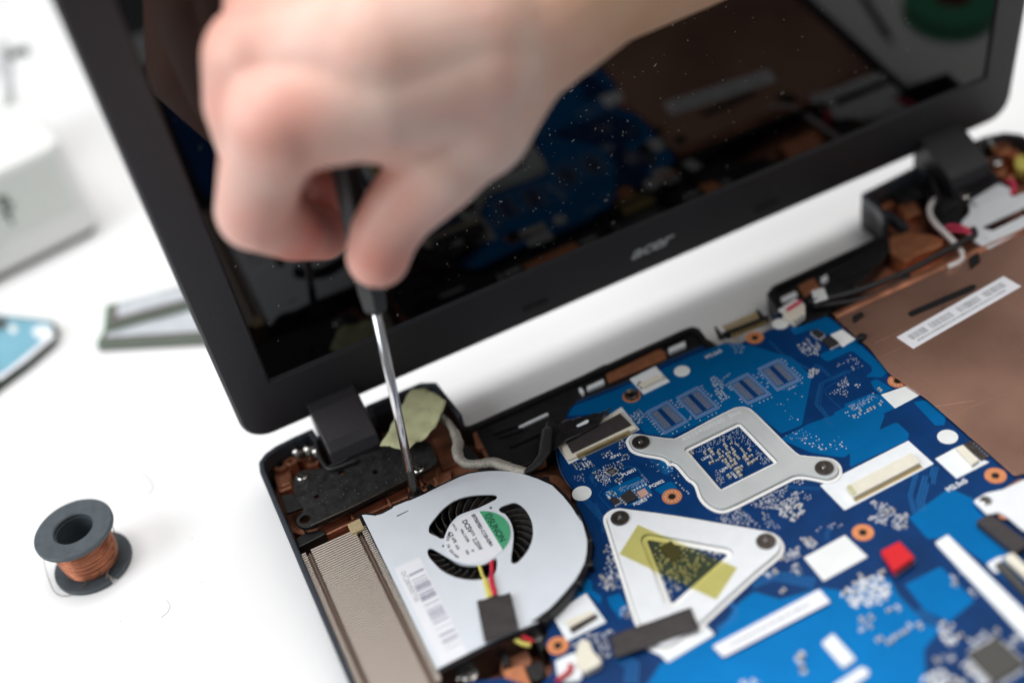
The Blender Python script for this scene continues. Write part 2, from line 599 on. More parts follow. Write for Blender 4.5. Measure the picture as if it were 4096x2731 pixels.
build('front_floor', prism([(-15, -259), (337, -259), (337, -152), (60, -152), (-15, -146)], 3.2, 4.6), 'black_plastic', laptop)
build('tray_wall', prism(OUT, 0.4, 12.6, holes=[inn]), 'black_plastic', laptop, bevel=0.5, seg=2)
pin = inset(OUT, 2.3)
if area2(OUT) < 0: pin = pin[::-1]
na, nb = len(OUT_A), len(OUT_B)
build('tray_rim', prism(OUT_B + OUT_A + (pin[-nb:] + pin[:na])[::-1], 12.7, 19.6), 'rim_plastic', laptop, bevel=0.7, seg=3)

# black inner shelf along the battery bay
build('bay_shelf', prism([(68.5, -30), (160, -30), (171, -30), (171, -40), (169, -45.5), (150, -46), (100, -52), (86, -60), (70, -58), (67, -50)], 3.3, 10.5), 'black_plastic', laptop, bevel=0.6)
build('bay_shelf', prism([(208, -46), (211, -28.5), (268, -26.3), (273, -26), (276, -30), (240, -47), (215, -56)], 3.3, 11.2), 'black_plastic', laptop, bevel=0.6)
for pts, z in (([(157,-33.4),(165.1,-33.4),(164.1,-36.1),(156.2,-35.9)], 11.5), ([(117.8,-34.2),(125.8,-34.1),(125.1,-36.5),(117.1,-36.3)], 11.5), ([(114.4,-33.4),(115.7,-33),(115.7,-36.6),(114.4,-37.3)], 11.5), ([(84.3,-38.2),(97.7,-38),(97.8,-39.1),(84.5,-39.3)], 10.8), ([(212.1,-33.9),(219.9,-33.7),(219.2,-36.6),(211.5,-36.8)], 12), ([(232.8,-33.2),(236.8,-32.1),(235.5,-35.3),(232,-36.1)], 12)):
    quad_plate('bay_slot_plate', pts, z - 1, 1.6, 'silk_white', laptop, r=0.7, bevel=0.2)  # white plates added in place of slots that open onto the lit table
for pts, z in (([(128.2,-31.5),(154.4,-30.8),(155.4,-33.6),(153.8,-37.8),(126.5,-36.8)], 10.9), ([(222.8,-31.1),(231.3,-30.7),(229.7,-37.7),(220.7,-39.1)], 11.8)):
    quad_plate('copper_patch', pts, z, 0.5, 'bright_copper', laptop, r=0.6, bevel=0.15)
# ridges on the black shelf
for pts in ([(73.9,-36.6),(85.9,-37.9)], [(74.8,-39.6),(84.9,-41.2)], [(76.5,-47.2),(89,-47.3)], [(231.7,-32.4),(250.5,-31.4)], [(239.2,-38.1),(258.3,-38.8)], [(118.6,-27.9),(130.6,-27.2)]):
    build('shelf_rib', ribbon(pts, 1.3, 10.4, 2.0), 'black_plastic', laptop, bevel=0.2)
for pts in ([(67,-29),(71.5,-29.8),(69.7,-40.1),(65,-38.8)], [(66.1,-41),(71.5,-38.2),(71.2,-47.7),(66,-48)], [(51.3,-22.3),(57.5,-25.3),(56.8,-41.7),(48.3,-41.7)], [(78.9,-56.8),(85.2,-56),(86,-61.6),(81.5,-61.1)]):
    quad_plate('copper_ledge', pts, 7.0, 3.0, 'copper_paint', laptop, r=1.2, bevel=0.4)
quad_plate('shelf_block', [(56.1,-32),(62.6,-35.1),(63.6,-44.8),(58.4,-45.1),(54.6,-40)], 6, 5, 'black_plastic', laptop, r=1, bevel=0.4)

# ---- black steel hinge plate at the left and its fittings
HP = [(-10.6,-46.7),(-12.4,-43.3),(-11.5,-39.8),(-7.6,-38.3),(-7.7,-35.2),(-8.6,-29.3),(-7.8,-22.5),(-6.2,-18.6),(-2.9,-15.8),(5.9,-19.8),(20.5,-22.1),(31.3,-23.6),(43.2,-25.9),(48.6,-31.6),(47.5,-43.5),(45.2,-45.1),(33,-46.4),(10.6,-47.7),(-7.8,-47.8)]
hole_px = [(-8.7,-42.5),(-1,-33.7),(23.8,-34.4),(11.8,-27)]
plate = build('hinge_plate', prism(round_poly(HP, 2.0), 15.6, 17.2, holes=[circle(x, y, r, 16) for (x, y), r in zip(hole_px, (2.2, 1.2, 1.2, 1.5))]), 'bracket_black', laptop, bevel=0.35)
build('folded_edge', ribbon([(p[0], p[1]) for p in [(-7.6,-47.4),(10.8,-47.3),(33.2,-46.1),(44.3,-45)]], 0.8, 17.2, 0.6), 'dark_steel', plate, bevel=0.2)  # lighter steel puts the highlight along the fold into the colour
V, F = [], []
rd2 = random.Random(31)
for i in range(150):
    x, y = rd2.uniform(-10, 42), rd2.uniform(-56, -14)
    if not (lambda P: sum((P[k - 1][1] > y) != (P[k][1] > y) and x < (P[k][0] - P[k - 1][0]) * (y - P[k - 1][1]) / (P[k][1] - P[k - 1][1]) + P[k - 1][0] for k in range(len(P))) % 2)(inset(HP, 1.5)): continue
    V, F = merge((V, F), box(x, y, 17.2, rd2.uniform(0.12, 0.5), rd2.uniform(0.1, 0.3), 0.05, rd2.uniform(0, 3)))
o = build('dust', (V, F), 'dirt_gray', plate); o['kind'] = 'stuff'
for x, y in [(-2.7,-19.6),(39.2,-43.1)]:
    screw(laptop, x, y, 17.2, 2.5)
quad_plate('steel_tab', [(-13.7,-19.3),(-8.8,-21),(-6.8,-31.2),(-14.4,-30.1)], 11, 1.5, 'bracket_black', laptop, r=0.8, bevel=0.3)
# hinge springs: stacked steel washers on the shaft
def washers(parent, pts, r, n_mat='steel'):
    for w_, (x, y, z, rr) in enumerate(pts):
        n_mat = ('steel', 'dark_steel')[w_ % 2]
        V, F = lathe(0, 0, [(0.01, -0.9), (rr, -0.9), (rr, 0.9), (0.01, 0.9)], 20, closed=False)
        M = Matrix.Translation((x, y, z)) @ Matrix.Rotation(math.radians(90), 4, 'Y')
        build('hinge_washer', ([M @ Vector(p) for p in V], F), n_mat, parent, bevel=0.3)
sp = [(-1.2,-1.4),(0.6,-2.3),(3.2,-3.4),(5.2,-4.1),(5.9,-7.2)]
washers(laptop, [(x, y, 13.5 + 0.2 * i, r) for i, ((x, y), r) in enumerate(zip(sp, (3.2, 2.2, 3.6, 3.0, 3.6)))], 3)
build('hinge_cable', tube2([(8.4,-3.2),(6.9,-12.1),(6.8,-19),(7.9,-23.3),(11.6,-24.8),(19.7,-25.3)], 18.6, 0.9), 'wire_black', laptop, smooth=True)
build('hinge_cable', tube2([(6.3,-20.6),(9.7,-21.6),(13.8,-21.9),(19.1,-21)], 17.9, 0.55), 'wire_black', laptop, smooth=True)
# copper coloured screw bosses and blocks in the corner
def boss(x, y, z0, z1, r, ri, material='copper_paint', name='screw_boss'):
    b_ = build(name, lathe(x, y, [(ri, z0), (r, z0), (r, z1 - 0.4), (r - 0.4, z1), (ri + 0.2, z1), (ri, z1 - 0.3)], 24), material, laptop)
    build('bore', prism(circle(x, y, ri + 0.05, 16), z0 + 0.1, z1 - 2.2), 'hole_black', b_)
for (x, y), z1, r in zip([(-8.9,-1.3),(-4.4,-3),(0.9,-1)], (12, 13, 11), (3.4, 2.4, 2.6)):
    boss(x, y, 3, z1, r, r * 0.45)
for pts, z1 in (([(-12.7,-0.8),(-6,-4.1),(-8.2,-14.1),(-13.8,-13.5)], 9), ([(-13.1,0.6),(-9.5,4.1),(-7,2.4),(-11.9,-2.8)], 11), ([(-15.3,-35.7),(-4.6,-36.8),(-5.2,-41.1),(-11.3,-40)], 7), ([(-11.7,-6.1),(-7.8,-7.4),(-8,-12.3),(-12.2,-12.1)], 10), ([(1.2,0.2),(5.7,-2.1),(5.7,-7.4),(0.8,-6.7)], 9)):
    quad_plate('copper_block', pts, 3.2, z1 - 3.2, 'copper_paint', laptop, r=0.8, bevel=0.4)
# long copper ledge between hinge plate and fan, with cross ribs
quad_plate('copper_ledge', [(-11.6,-43),(13.3,-43.5),(51.4,-43.9),(48.8,-50.2),(11.5,-48.8),(-3.9,-47.8)], 3.2, 6.8, 'copper_paint', laptop, r=0.6, bevel=0.5)
build('ledge_rail', ribbon([(p[0], p[1]) for p in [(-3.5,-49.7),(17.2,-49.1),(24.5,-49.2),(43.4,-50.3),(48.6,-50.8)]], 1.0, 10, 2.2), 'copper_paint', laptop, bevel=0.25)
build('ledge_rail', ribbon([(p[0], p[1]) for p in [(-5.9,-44.7),(14.3,-44.5),(32.9,-44.2)]], 0.8, 10, 1.5), 'copper_paint', laptop, bevel=0.2)
for pts in ([(8,-42.8),(8.1,-49.2)], [(23.5,-42.5),(23.4,-51.1)], [(33.1,-42.6),(32.4,-48.8)], [(38.4,-41.8),(38,-48.3)], [(43.7,-46.5),(43.4,-51.3)], [(-10.5,-41.4),(-9.5,-45.9)]):
    build('ledge_rib', ribbon([(p[0], p[1]) for p in pts], 0.9, 9.5, 3.4), 'copper_paint', laptop, bevel=0.2)
for pts in ([(39.7,-42.5),(39.6,-46.1)], [(45.6,-43.4),(44,-49.6)], [(49.6,-47.9),(48.9,-51.8)], [(56.3,-50),(56,-52.8)]):
    build('ledge_rib', ribbon([(p[0], p[1]) for p in pts], 0.9, 9.5, 2.6), 'copper_paint', laptop, bevel=0.2)
quad_plate('copper_ledge', [(47.5,-37.3),(56.8,-41.7),(62.1,-47.2),(60.8,-51.3),(45.6,-48.5),(39.8,-48.4)], 3.2, 5.4, 'copper_paint', laptop, r=0.8, bevel=0.5)
quad_plate('black_tab', [(-14.9,-46.2),(-11.5,-45.6),(-5.5,-46.9),(-3.7,-48.6),(-3.6,-50.7),(-11.6,-51.2),(-15.6,-51.4)], 4, 9.5, 'black_plastic', laptop, r=1.0, bevel=0.5)
quad_plate('black_tab', [(-16.4,-46.7),(-15.2,-46.6),(-15.1,-51.1),(-16.6,-51.9)], 4, 10.5, 'black_plastic', laptop, r=0.5, bevel=0.3)
quad_plate('copper_ledge', [(81.3,-66.2),(86.4,-69.6),(88.6,-77.1),(84.7,-85.8),(83.2,-83),(82.7,-73.8)], 3.2, 6, 'copper_paint', laptop, r=0.8, bevel=0.4)

# ---- gray braided display cable and its black sleeve
build('display_cable', tube2([(57,-19.5),(58,-23.3),(59,-28.4),(58.9,-34.9),(57.9,-40.7),(56.1,-43.9),(55.2,-49),(56.7,-53.4),(60.9,-56.2),(65.7,-58.5),(68.2,-62.1),(72,-67.4),(74.3,-70.3)], 18.6, [1.5, 1.6, 1.6, 2.0, 2.3, 2.2, 1.9, 1.9, 2.1, 2.2, 2.0, 1.9], n=14), 'braid_gray', laptop, smooth=True)
build('cable_sleeve', tube2([(73.9,-69.9,19),(76.7,-69.7,18.6),(80.7,-68.1,18.4),(84.8,-64.7,18.2),(87.5,-60.3,18),(90.7,-54.9,18),(92.2,-52.7,17.5)], 18, [1.5, 1.6, 2.0, 2.4, 2.2, 1.7], n=14, flat=0.6), 'braid_black', laptop, smooth=True)

# masking tape over the cable, slightly crumpled
TP = [(29.8,-26.6),(35.3,-21.7),(39.2,-17),(44.2,-11.7),(48.9,-7.1),(52.3,-3.8),(55.1,-4.4),(57.6,-5.7),(59.4,-10.3),(61.2,-14.4),(62.2,-19.5),(57.7,-25.2),(52.8,-31.1),(48.6,-33.4),(45,-34.1),(43.3,-34),(41.2,-35.1),(39.5,-36),(36.2,-34.1),(33.2,-29.9)]
def crumpled(poly, z, amp, seed):
    p = ccw(poly)
    bm = bmesh.new()
    xs = [q[0] for q in p]; ys = [q[1] for q in p]
    rn = random.Random(seed)
    ph = [rn.uniform(0, 6) for _ in range(6)]
    vs_ = [bm.verts.new((x, y, 0)) for x, y in p]
    bm.faces.new(vs_)
    for k in range(14):
        x = min(xs) + (max(xs) - min(xs)) * (k + 0.5) / 14
        bmesh.ops.bisect_plane(bm, geom=bm.verts[:] + bm.edges[:] + bm.faces[:], plane_co=(x, 0, 0), plane_no=(1, 0, 0))
    for k in range(14):
        y = min(ys) + (max(ys) - min(ys)) * (k + 0.5) / 14
        bmesh.ops.bisect_plane(bm, geom=bm.verts[:] + bm.edges[:] + bm.faces[:], plane_co=(0, y, 0), plane_no=(0, 1, 0))
    V = []
    for v in bm.verts:
        x, y = v.co.x, v.co.y
        h = math.sin(x * 0.55 + ph[0]) * math.cos(y * 0.5 + ph[1]) + 0.6 * math.sin(x * 0.9 - y * 0.7 + ph[2]) + 0.4 * math.sin(y * 1.7 + ph[3])
        V.append((x, y, z + amp * h))
    bm.verts.index_update()
    F = [tuple(v.index for v in f.verts) for f in bm.faces]
    bm.free()
    return V, F
o = build('masking_tape', crumpled(TP, 22.3, 0.55, 4), 'tape_crepe', laptop, smooth=True)
o.modifiers.new('thickness', 'SOLIDIFY').thickness = 0.25 * S
# black plastic film leading into the display connector
o = build('cable_film', crumpled([(89.2,-54.1),(93.3,-49.1),(100.1,-51.9),(113.6,-56.3),(119.3,-56),(109.8,-61.8),(94.7,-63),(88,-64.7)], 17.2, 0.45, 9), 'film_black', laptop, smooth=True)
o.modifiers.new('thickness', 'SOLIDIFY').thickness = 0.2 * S
quad_plate('painted_film_glint', [(102,-58.2),(107,-57.7),(107.6,-58.5),(106.7,-59.6),(102.2,-59.4)], 18.0, 0.12, 'silk_white', laptop, r=0.5)  # white patch paints the glint on the wrinkled film

# ---- brown copper shield sheet at the right of the board, on top of its edge
SH = [(221.3, -62.5), (224, -62), (262, -62), (336, -62.5), (336, -230), (238, -230), (231, -170), (221.6, -168), (221.2, -120), (218.6, -100), (221.3, -84)]
sheet = build('copper_shield', prism(round_poly(SH, 1.5), 14.9, 15.35), 'copper_sheet', laptop, bevel=0.1)
build('shield_lip', ribbon([(221.5, -59.8), (250, -59.6), (335, -60.2)], 5.0, 11.0, 4.9), 'copper_paint', laptop, bevel=2.0)
build('shield_groove', prism(round_poly([(245.5,-76),(247.9,-75.4),(277.6,-76.4),(278.5,-78.4),(275.3,-79.9),(245.5,-78.6)], 1.5), 15.36, 15.5), 'hole_black', sheet)
for pts in ([(224.4,-83.1),(237.5,-83)], [(219.5,-91.3),(239.5,-90.5)], [(221.5,-125.1),(234.7,-130.5)], [(224.9,-131.8),(254,-134.6)]):
    build('crease', ribbon(pts, 0.35, 15.35, 0.12), 'copper_sheet', sheet, bevel=0.1)
build('barcode_label', prism([(233.5,-85.2),(290.7,-79.7),(291.8,-88.9),(234.5,-94.5)], 15.36, 15.5), 'label_white', sheet)
q = [(233.5,-85.2),(290.7,-79.7),(291.8,-88.9),(234.5,-94.5)]
rq = random.Random(21)
def lq(u, v):
    a = Vector(q[0]) * (1 - u) + Vector(q[1]) * u; b = Vector(q[3]) * (1 - u) + Vector(q[2]) * u
    return tuple(a * (1 - v) + b * v)
mk = []; u = 0.06
while u < 0.94:
    w = rq.choice((0.002, 0.003, 0.005))
    if not (0.2 < u < 0.24 or 0.44 < u < 0.5 or 0.7 < u < 0.74): mk.append(prism([lq(u, 0.22), lq(u + w, 0.22), lq(u + w, 0.58), lq(u, 0.58)], 15.51, 15.54))
    u += w + rq.choice((0.003, 0.004, 0.007))
u = 0.08
while u < 0.9:
    w = rq.uniform(0.006, 0.012)
    mk.append(prism([lq(u, 0.68), lq(u + w, 0.68), lq(u + w, 0.8), lq(u, 0.8)], 15.51, 15.54)); u += w + rq.uniform(0.004, 0.012)
build('printed_code', merge(*mk), 'ink_gray', sheet)
sc = []
for k in range(46):
    x, y = rq.uniform(226, 330), rq.uniform(-225, -66); a_ = rq.choice((0.05, 1.5, 1.62, 0.4)) + rq.uniform(-0.1, 0.1); l_ = rq.uniform(4, 26)
    sc.append(ribbon([(x, y), (x + l_ * math.cos(a_), y + l_ * math.sin(a_))], 0.12, 15.352, 0.015))
o = build('scratches', merge(*sc), 'copper_paint', sheet); o['kind'] = 'stuff'
# black clips holding the shield
for pts, z in (([(286.2,-63.3),(291.6,-62.7),(289.3,-67),(283.2,-68.5)], 15.4), ([(225.9,-66.1),(230.4,-65.7),(230.9,-67.3),(225.2,-68.7)], 15.4), ([(220,-77),(222.7,-76.5),(224.3,-78.6),(221.4,-79.8),(219.5,-78.7)], 15.4)):
    quad_plate('shield_clip', pts, z, 2.0, 'black_plastic', laptop, r=0.6, bevel=0.3)

# ---- right hinge corner
quad_plate('corner_plate', [(312.3,2),(317.2,5.1),(317.3,-9.2),(339.3,-3.7),(339.2,-8.5),(335.8,-29),(332.9,-26.6),(315.3,-27.9),(307.2,-33.4),(304.1,-42.5),(293.1,-33.8),(297.1,-24.1)], 9, 5, 'black_plastic', laptop, r=1.5, bevel=0.5)
quad_plate('corner_plate', [(297.9,5.9),(305.8,6.4),(309.7,-1.5),(305.8,-9.8),(295,-7.8),(293.3,-1.9)], 6, 5.5, 'black_plastic', laptop, r=2, bevel=0.5)
for (x, y), z1, r in zip([(303.2,-3.4),(352.2,-4.9),(354.5,-10.5),(341.5,-16.3)], (13, 15, 14, 13), (4.2, 4.6, 3.2, 3.4)):
    boss(x, y, 3, z1, r, r * 0.42, 'bright_copper' if r != 4.2 else 'black_plastic')
for pts in ([(287.3,6.7),(298.3,8.2),(293.2,-3.7),(286.5,-2.8)], [(295.1,3.9),(302.2,5),(299.5,-2),(293.7,-3)], [(292.9,-5.8),(302.3,-6.5),(298.7,-16),(290.3,-15.8)]):
    quad_plate('copper_block', pts, 3.2, 5.5, 'bright_copper', laptop, r=1, bevel=0.5)
washers(laptop, [(x, y, 15, r) for (x, y), r in zip([(341.9,1.9),(344.7,0.7),(348.8,0.3)], (3.4, 3.0, 3.8))], 3)
screw(laptop, *[(343.6,-12.2)][0], 14.2, 2.6)
screw(laptop, *[(315.6,-24.4)][0], 14.2, 2.4)
quad_plate('corner_pad', [(352.9,-13.3),(358.4,-13),(355.7,-20.4),(348.9,-24.1),(348.2,-18.8)], 8, 5, 'wire_yellow', laptop, r=1.5, bevel=0.4)
build('speaker_wire', tube2([(335.9,-28.5),(336,-32),(333.4,-35.5),(330.2,-37.4)], 16, 1.2), 'wire_pink', laptop, smooth=True)
build('right_hinge_cable', tube2([(315,4,20),(312.1,-3,19),(308.5,-11.7,17),(305.8,-17.4,16),(301.6,-22.8,15.5)], 18, 1.3), 'wire_black', laptop, smooth=True)
build('antenna_cable', tube2([(303.5,-19.7,15.5),(297.9,-22.9,15.5),(294,-28.4,15.5),(292.1,-34.3,15.5),(291.7,-39.3,15),(291.4,-44.2,14.5),(290.8,-50.8,13.5),(288.8,-56.2,14),(286.1,-60,15),(281.6,-62.3,16),(276.6,-62.8,16.6)], 16, 1.25), 'wire_white', laptop, smooth=True)
build('antenna_cable', tube2([(293.2,-39.6),(296.3,-40.9),(298.8,-44.5),(300.2,-49.2)], 16.3, 0.7), 'wire_pink', laptop, smooth=True)
build('antenna_cable', tube2([(293.1,-42),(295.6,-44),(298,-46.9),(299.2,-50.5)], 15.6, 0.7), 'wire_pink', laptop, smooth=True)
build('power_cable', tube2([(300.8,-48.4,17),(298.4,-52.3,17),(292,-53,17),(278.3,-53.7,16.5),(263,-54.4,16),(247.3,-53.9,16),(235.6,-52.4,16),(224.6,-50,16.5),(217.9,-48.2,17)], 16.5, 1.3, n=12), 'wire_black', laptop, smooth=True)
build('power_cable', tube2([(262,-55.9),(246.3,-57.4),(233.3,-55.5),(219.1,-48.7)], 14.5, 1.1, n=12), 'wire_black', laptop, smooth=True)
quad_plate('purple_film', [(237.1,-56.9),(250.5,-55),(276,-56.8),(275,-60.1),(249.9,-61.2),(235.7,-61)], 13.2, 0.3, 'purple_film', laptop)
quad_plate('wire_tag', [(221.7,-43.2),(227.1,-44.6),(224.2,-51.7),(218.3,-50.5)], 17.6, 0.4, 'foil_white', laptop, r=0.4, bevel=0.1)
# pale metal bracket with a slot
MB = [(300.5,-40.5),(308,-37.5),(313.2,-30.3),(332,-27.5),(332.5,-33.8),(329,-39.1),(335.1,-39.9),(348.2,-40.1),(350,-44.3),(342.8,-53.8),(335.6,-58.6),(310.9,-61.1),(297.2,-62.2),(296.9,-52.6)]
MSLOT = [(304.8,-48.4),(314.7,-48.2),(338.6,-48.2),(338.1,-50.5),(334.8,-52.6),(307,-53.2)]
mb = build('speaker_bracket', prism(round_poly(MB, 2.0), 14.6, 15.8, holes=[round_poly(MSLOT, 1.2)]), 'bracket_white', laptop, bevel=0.4)
build('slot_floor', prism(MSLOT, 9, 9.4), 'copper_paint', mb)
build('raised_rib', ribbon([(p[0], p[1]) for p in [(300.7,-56.5),(315.7,-56.2),(336.7,-55.2)]], 2.6, 15.8, 0.9), 'bracket_white', mb, bevel=0.6)
build('raised_rib', ribbon([(p[0], p[1]) for p in [(312.8,-33.8),(331.1,-34.4)]], 5.0, 15.8, 1.6), 'bracket_white', mb, bevel=0.8)
quad_plate('copper_block', [(273.6,-26),(283.3,-27.7),(292.6,-41),(287.5,-44.3),(276.7,-43.1),(269.1,-44.3),(267.9,-34.8)], 3.2, 8.4, 'bright_copper', laptop, r=1, bevel=0.5)
quad_plate('copper_block', [(297.7,-56.6),(313.6,-57.6),(310,-61.9),(294.5,-62.5)], 8, 5.2, 'bright_copper', laptop, r=1, bevel=0.5)

# extra fittings crowding the right hinge corner
for pts, z0, h, mt in (([(300.9,-24.6),(311.4,-24.3),(310.2,-28.8),(299.6,-30.1)], 13.8, 1.6, 'bracket_black'), ([(298.4,-30.1),(309.1,-30.2),(307.8,-33.4),(296.9,-34.3)], 13.8, 1.0, 'black_plastic'), ([(281.6,-9.5),(284.9,-9.9),(285.3,-25.4),(281.5,-25.7)], 8, 5, 'rim_plastic'), ([(356.2,7.5),(362.6,5.8),(365.4,-1.6),(362.4,-6.6),(359.2,-1.4),(353.3,2.4)], 6, 6, 'copper_paint'), ([(341.5,-5.6),(345.7,-6.7),(343.2,-14.2),(337.5,-16.6)], 7, 6, 'copper_paint'), ([(340,-22.4),(342.9,-24.8),(336.8,-33.5),(333.1,-32.7)], 8, 6, 'bright_copper')):
    quad_plate('corner_fitting', pts, z0, h, mt, laptop, r=0.8, bevel=0.4)
for k in range(5):
    p = [(312.8,-16.5),(333.6,-15.2)]
    x, y = [p[0][i] + (p[1][i] - p[0][i]) * k / 4 for i in (0, 1)]
    build('corner_rib', box(x, y, 14, 1.2, 5.5, 1.6, 0.2), 'bracket_black', laptop, bevel=0.2)
screw(laptop, *[(353.8,5.5)][0], 13.4, 2.0)

# ---- bottom-left inside of the tray, below the fan
for pts, z1, mt in (([(35.9,-128.5),(42.1,-136.1),(41.8,-142.3),(37.2,-145.9),(30.1,-141.5)], 9, 'copper_paint'), ([(31.5,-141.4),(38.4,-142.9),(37.3,-152.3),(28.9,-147.2)], 10, 'bright_copper'), ([(37.9,-145.6),(43.9,-146.1),(43.6,-150.4),(41.2,-153.3),(37.8,-152.1)], 12, 'black_plastic'), ([(43.3,-131),(52.7,-131.6),(50,-138.9),(45.6,-143.6),(45.5,-139),(45.1,-135.9)], 12.2, 'black_plastic'), ([(28.7,-124.8),(32.9,-123.6),(34.5,-127.5),(32.3,-130.8),(28.5,-131.2)], 12, 'black_plastic'), ([(34,-133.7),(35.7,-135.7),(34.3,-142.1),(31.4,-141.2)], 12, 'black_plastic'), ([(17.4,-124.4),(22.6,-124.3),(22.7,-127.6),(18.1,-128.1)], 12, 'foil_white'), ([(16.5,-130.3),(23.5,-130.9),(22,-136.3),(15.3,-136.8)], 11, 'bright_copper')):
    quad_plate('tray_block', pts, 3.2, z1 - 3.2, mt, laptop, r=1.2, bevel=0.5)
screw(laptop, *[(46.7,-138.1)][0], 12.4, 1.8)
for x, y, z, r in (([(20.4,-138)][0] + (11.5, 3.2)), ([(17.7,-136.8)][0] + (11.5, 2.4))):
    screw(laptop, x, y, z, r)

# ================================================================ cooling fan
fan = empty('cooling_fan', (46, -90, 3.2))
tag(fan, 'pale gray blower fan with round green and white maker label inside the laptop', 'fan')
FO = [(11.4,-55.2),(12.8,-55.9),(15.8,-58.5),(18.5,-59.1),(22.8,-58.7),(23.5,-58.1),(29,-58.4),(30.4,-58.8),(36.4,-58.9)] + [(38.2,-58.7),(42.1,-58.5),(51.2,-58.3),(55,-58.8),(58.9,-60.3),(62.3,-62),(65.5,-64),(69.4,-67.2),(73,-71),(76.6,-76.5),(79.8,-82.6),(80.9,-89.6),(81.3,-96.1),(81.1,-102.1),(81.1,-106.9)] + [(81.7,-101.1),(80.8,-107.6),(79.1,-113.5),(77.9,-115.9),(76.4,-118.6),(73.9,-122.1),(71,-124.8),(67.4,-127.5),(62.8,-130),(57.9,-132.3),(54.2,-133.8),(49.3,-134.9),(45.7,-135.5)] + [(48.6,-136.8),(41.6,-136.2)] + [(29,-135.6),(26.6,-135.6),(20,-135.7),(10.8,-136.1)]
OP1 = [(31,-76.7),(32.2,-74.7),(36,-72.1),(39.6,-70),(44.5,-68.6),(49.2,-69.1),(53.3,-70.7),(57.2,-73),(59.3,-74.6),(59.7,-76.1),(58.6,-77.1),(57,-77.2),(51.7,-77.4),(46.8,-76.7),(42.8,-76.7),(38.7,-79),(35.9,-82.1),(34.9,-83.7),(33.4,-83.5),(32.3,-81.4),(30.7,-78.5)]
OP2 = [(57.5,-82.4),(59,-81.6),(61.7,-81.8),(64.2,-82.5),(65.5,-84.8),(66.2,-88.7),(65.9,-93.5),(64.6,-98.1),(62.5,-102.2),(59.6,-105.6),(56.1,-108.1),(53.2,-109.3),(51.8,-109.2),(51.3,-108.1),(52.1,-106),(54.3,-102.2),(56.7,-97.8),(58.2,-94),(58.9,-90),(58.7,-85.9),(57.8,-84.3)]
OP3 = [(26.8,-86),(28,-85.4),(29.1,-86.4),(31.2,-90.9),(33.5,-95.6),(36.5,-99.6),(38.7,-101.5),(41.8,-103.3),(45.3,-103.2),(47.4,-103),(47,-104.8),(45.5,-107.9),(43.5,-109.8),(40.5,-109.8),(36.7,-108.2),(33,-105.3),(30.2,-101.8),(27.9,-97.2),(26.8,-92.3),(26.3,-88.8)]
ops = [smooth_closed(o_, 2) for o_ in (OP1, OP2, OP3)]
dots = [circle(x, y, 0.62, 12) for x, y in [(55.4,-79.8),(32.9,-87.1)]]
slit = round_poly([(22.9,-63.1),(27.8,-63.1),(27.9,-63.6),(23,-63.8)], 0.2, 2)
cover = build('cover_plate', prism(FO, 18.5, 19.1, holes=ops + dots + [slit]), 'fan_cover', fan, bevel=0.16)
hs = inset(FO, -1.6)
hs = [(min(x, 999), y) for x, y in hs]
hsi = inset(FO, 1.2)
build('housing_wall', prism(hs, 4.5, 18.3, holes=[hsi]), 'fan_black', fan)
build('housing_floor', prism(hs, 3.4, 4.4), 'fan_black', fan)
# clips round the housing
for x, y, a in [(q[0], q[1], t) for q, t in zip([(79.1,-113),(74.5,-122.6),(67.8,-127.4)] + [(50.8,-135.3)] + [(61.2,-58.8),(79.1,-78.1),(40,-56.4)], (1.5, 1.2, 0.8, 0.4, 1.7, -0.5, 0.4))]:
    build('housing_clip', box(x, y, 12, 4.2, 2.4, 6.4, a + 1.57), 'fan_black', fan, bevel=0.4)

HC = (45.6, -89.6)
imp = build('impeller_hub', lathe(HC[0], HC[1], [(0.01, 6), (13.4, 6), (13.6, 7), (13.6, 17.4), (13.0, 18.1), (0.01, 18.1)], 48, closed=False), 'fan_black', fan)
def blade_mesh():
    V, F = [], []
    n = 7
    for i in range(n):
        t = i / (n - 1)
        r = 14.6 + t * 12.2
        a = -0.05 - 0.52 * t ** 1.25
        for z in (6.5, 17.3):
            for th in (-0.15, 0.15):
                aa = a + th / r
                V.append((r * math.cos(aa), r * math.sin(aa), z - 6.5))
    for i in range(n - 1):
        b, c = 4 * i, 4 * i + 4
        F += [(b, c, c + 1, b + 1), (b + 2, b + 3, c + 3, c + 2), (b, b + 2, c + 2, c), (b + 1, c + 1, c + 3, b + 3)]
    F += [(0, 1, 3, 2), (4 * n - 4, 4 * n - 2, 4 * n - 1, 4 * n - 3)]
    me = make_mesh('blade', V, F)
    me.materials.append(MATS['blade_black'])
    return me
bme = blade_mesh()
for i in range(33):
    place('blade', bme, (HC[0], HC[1], 6.5), imp, rotz=2 * math.pi * i / 33 + 0.1)

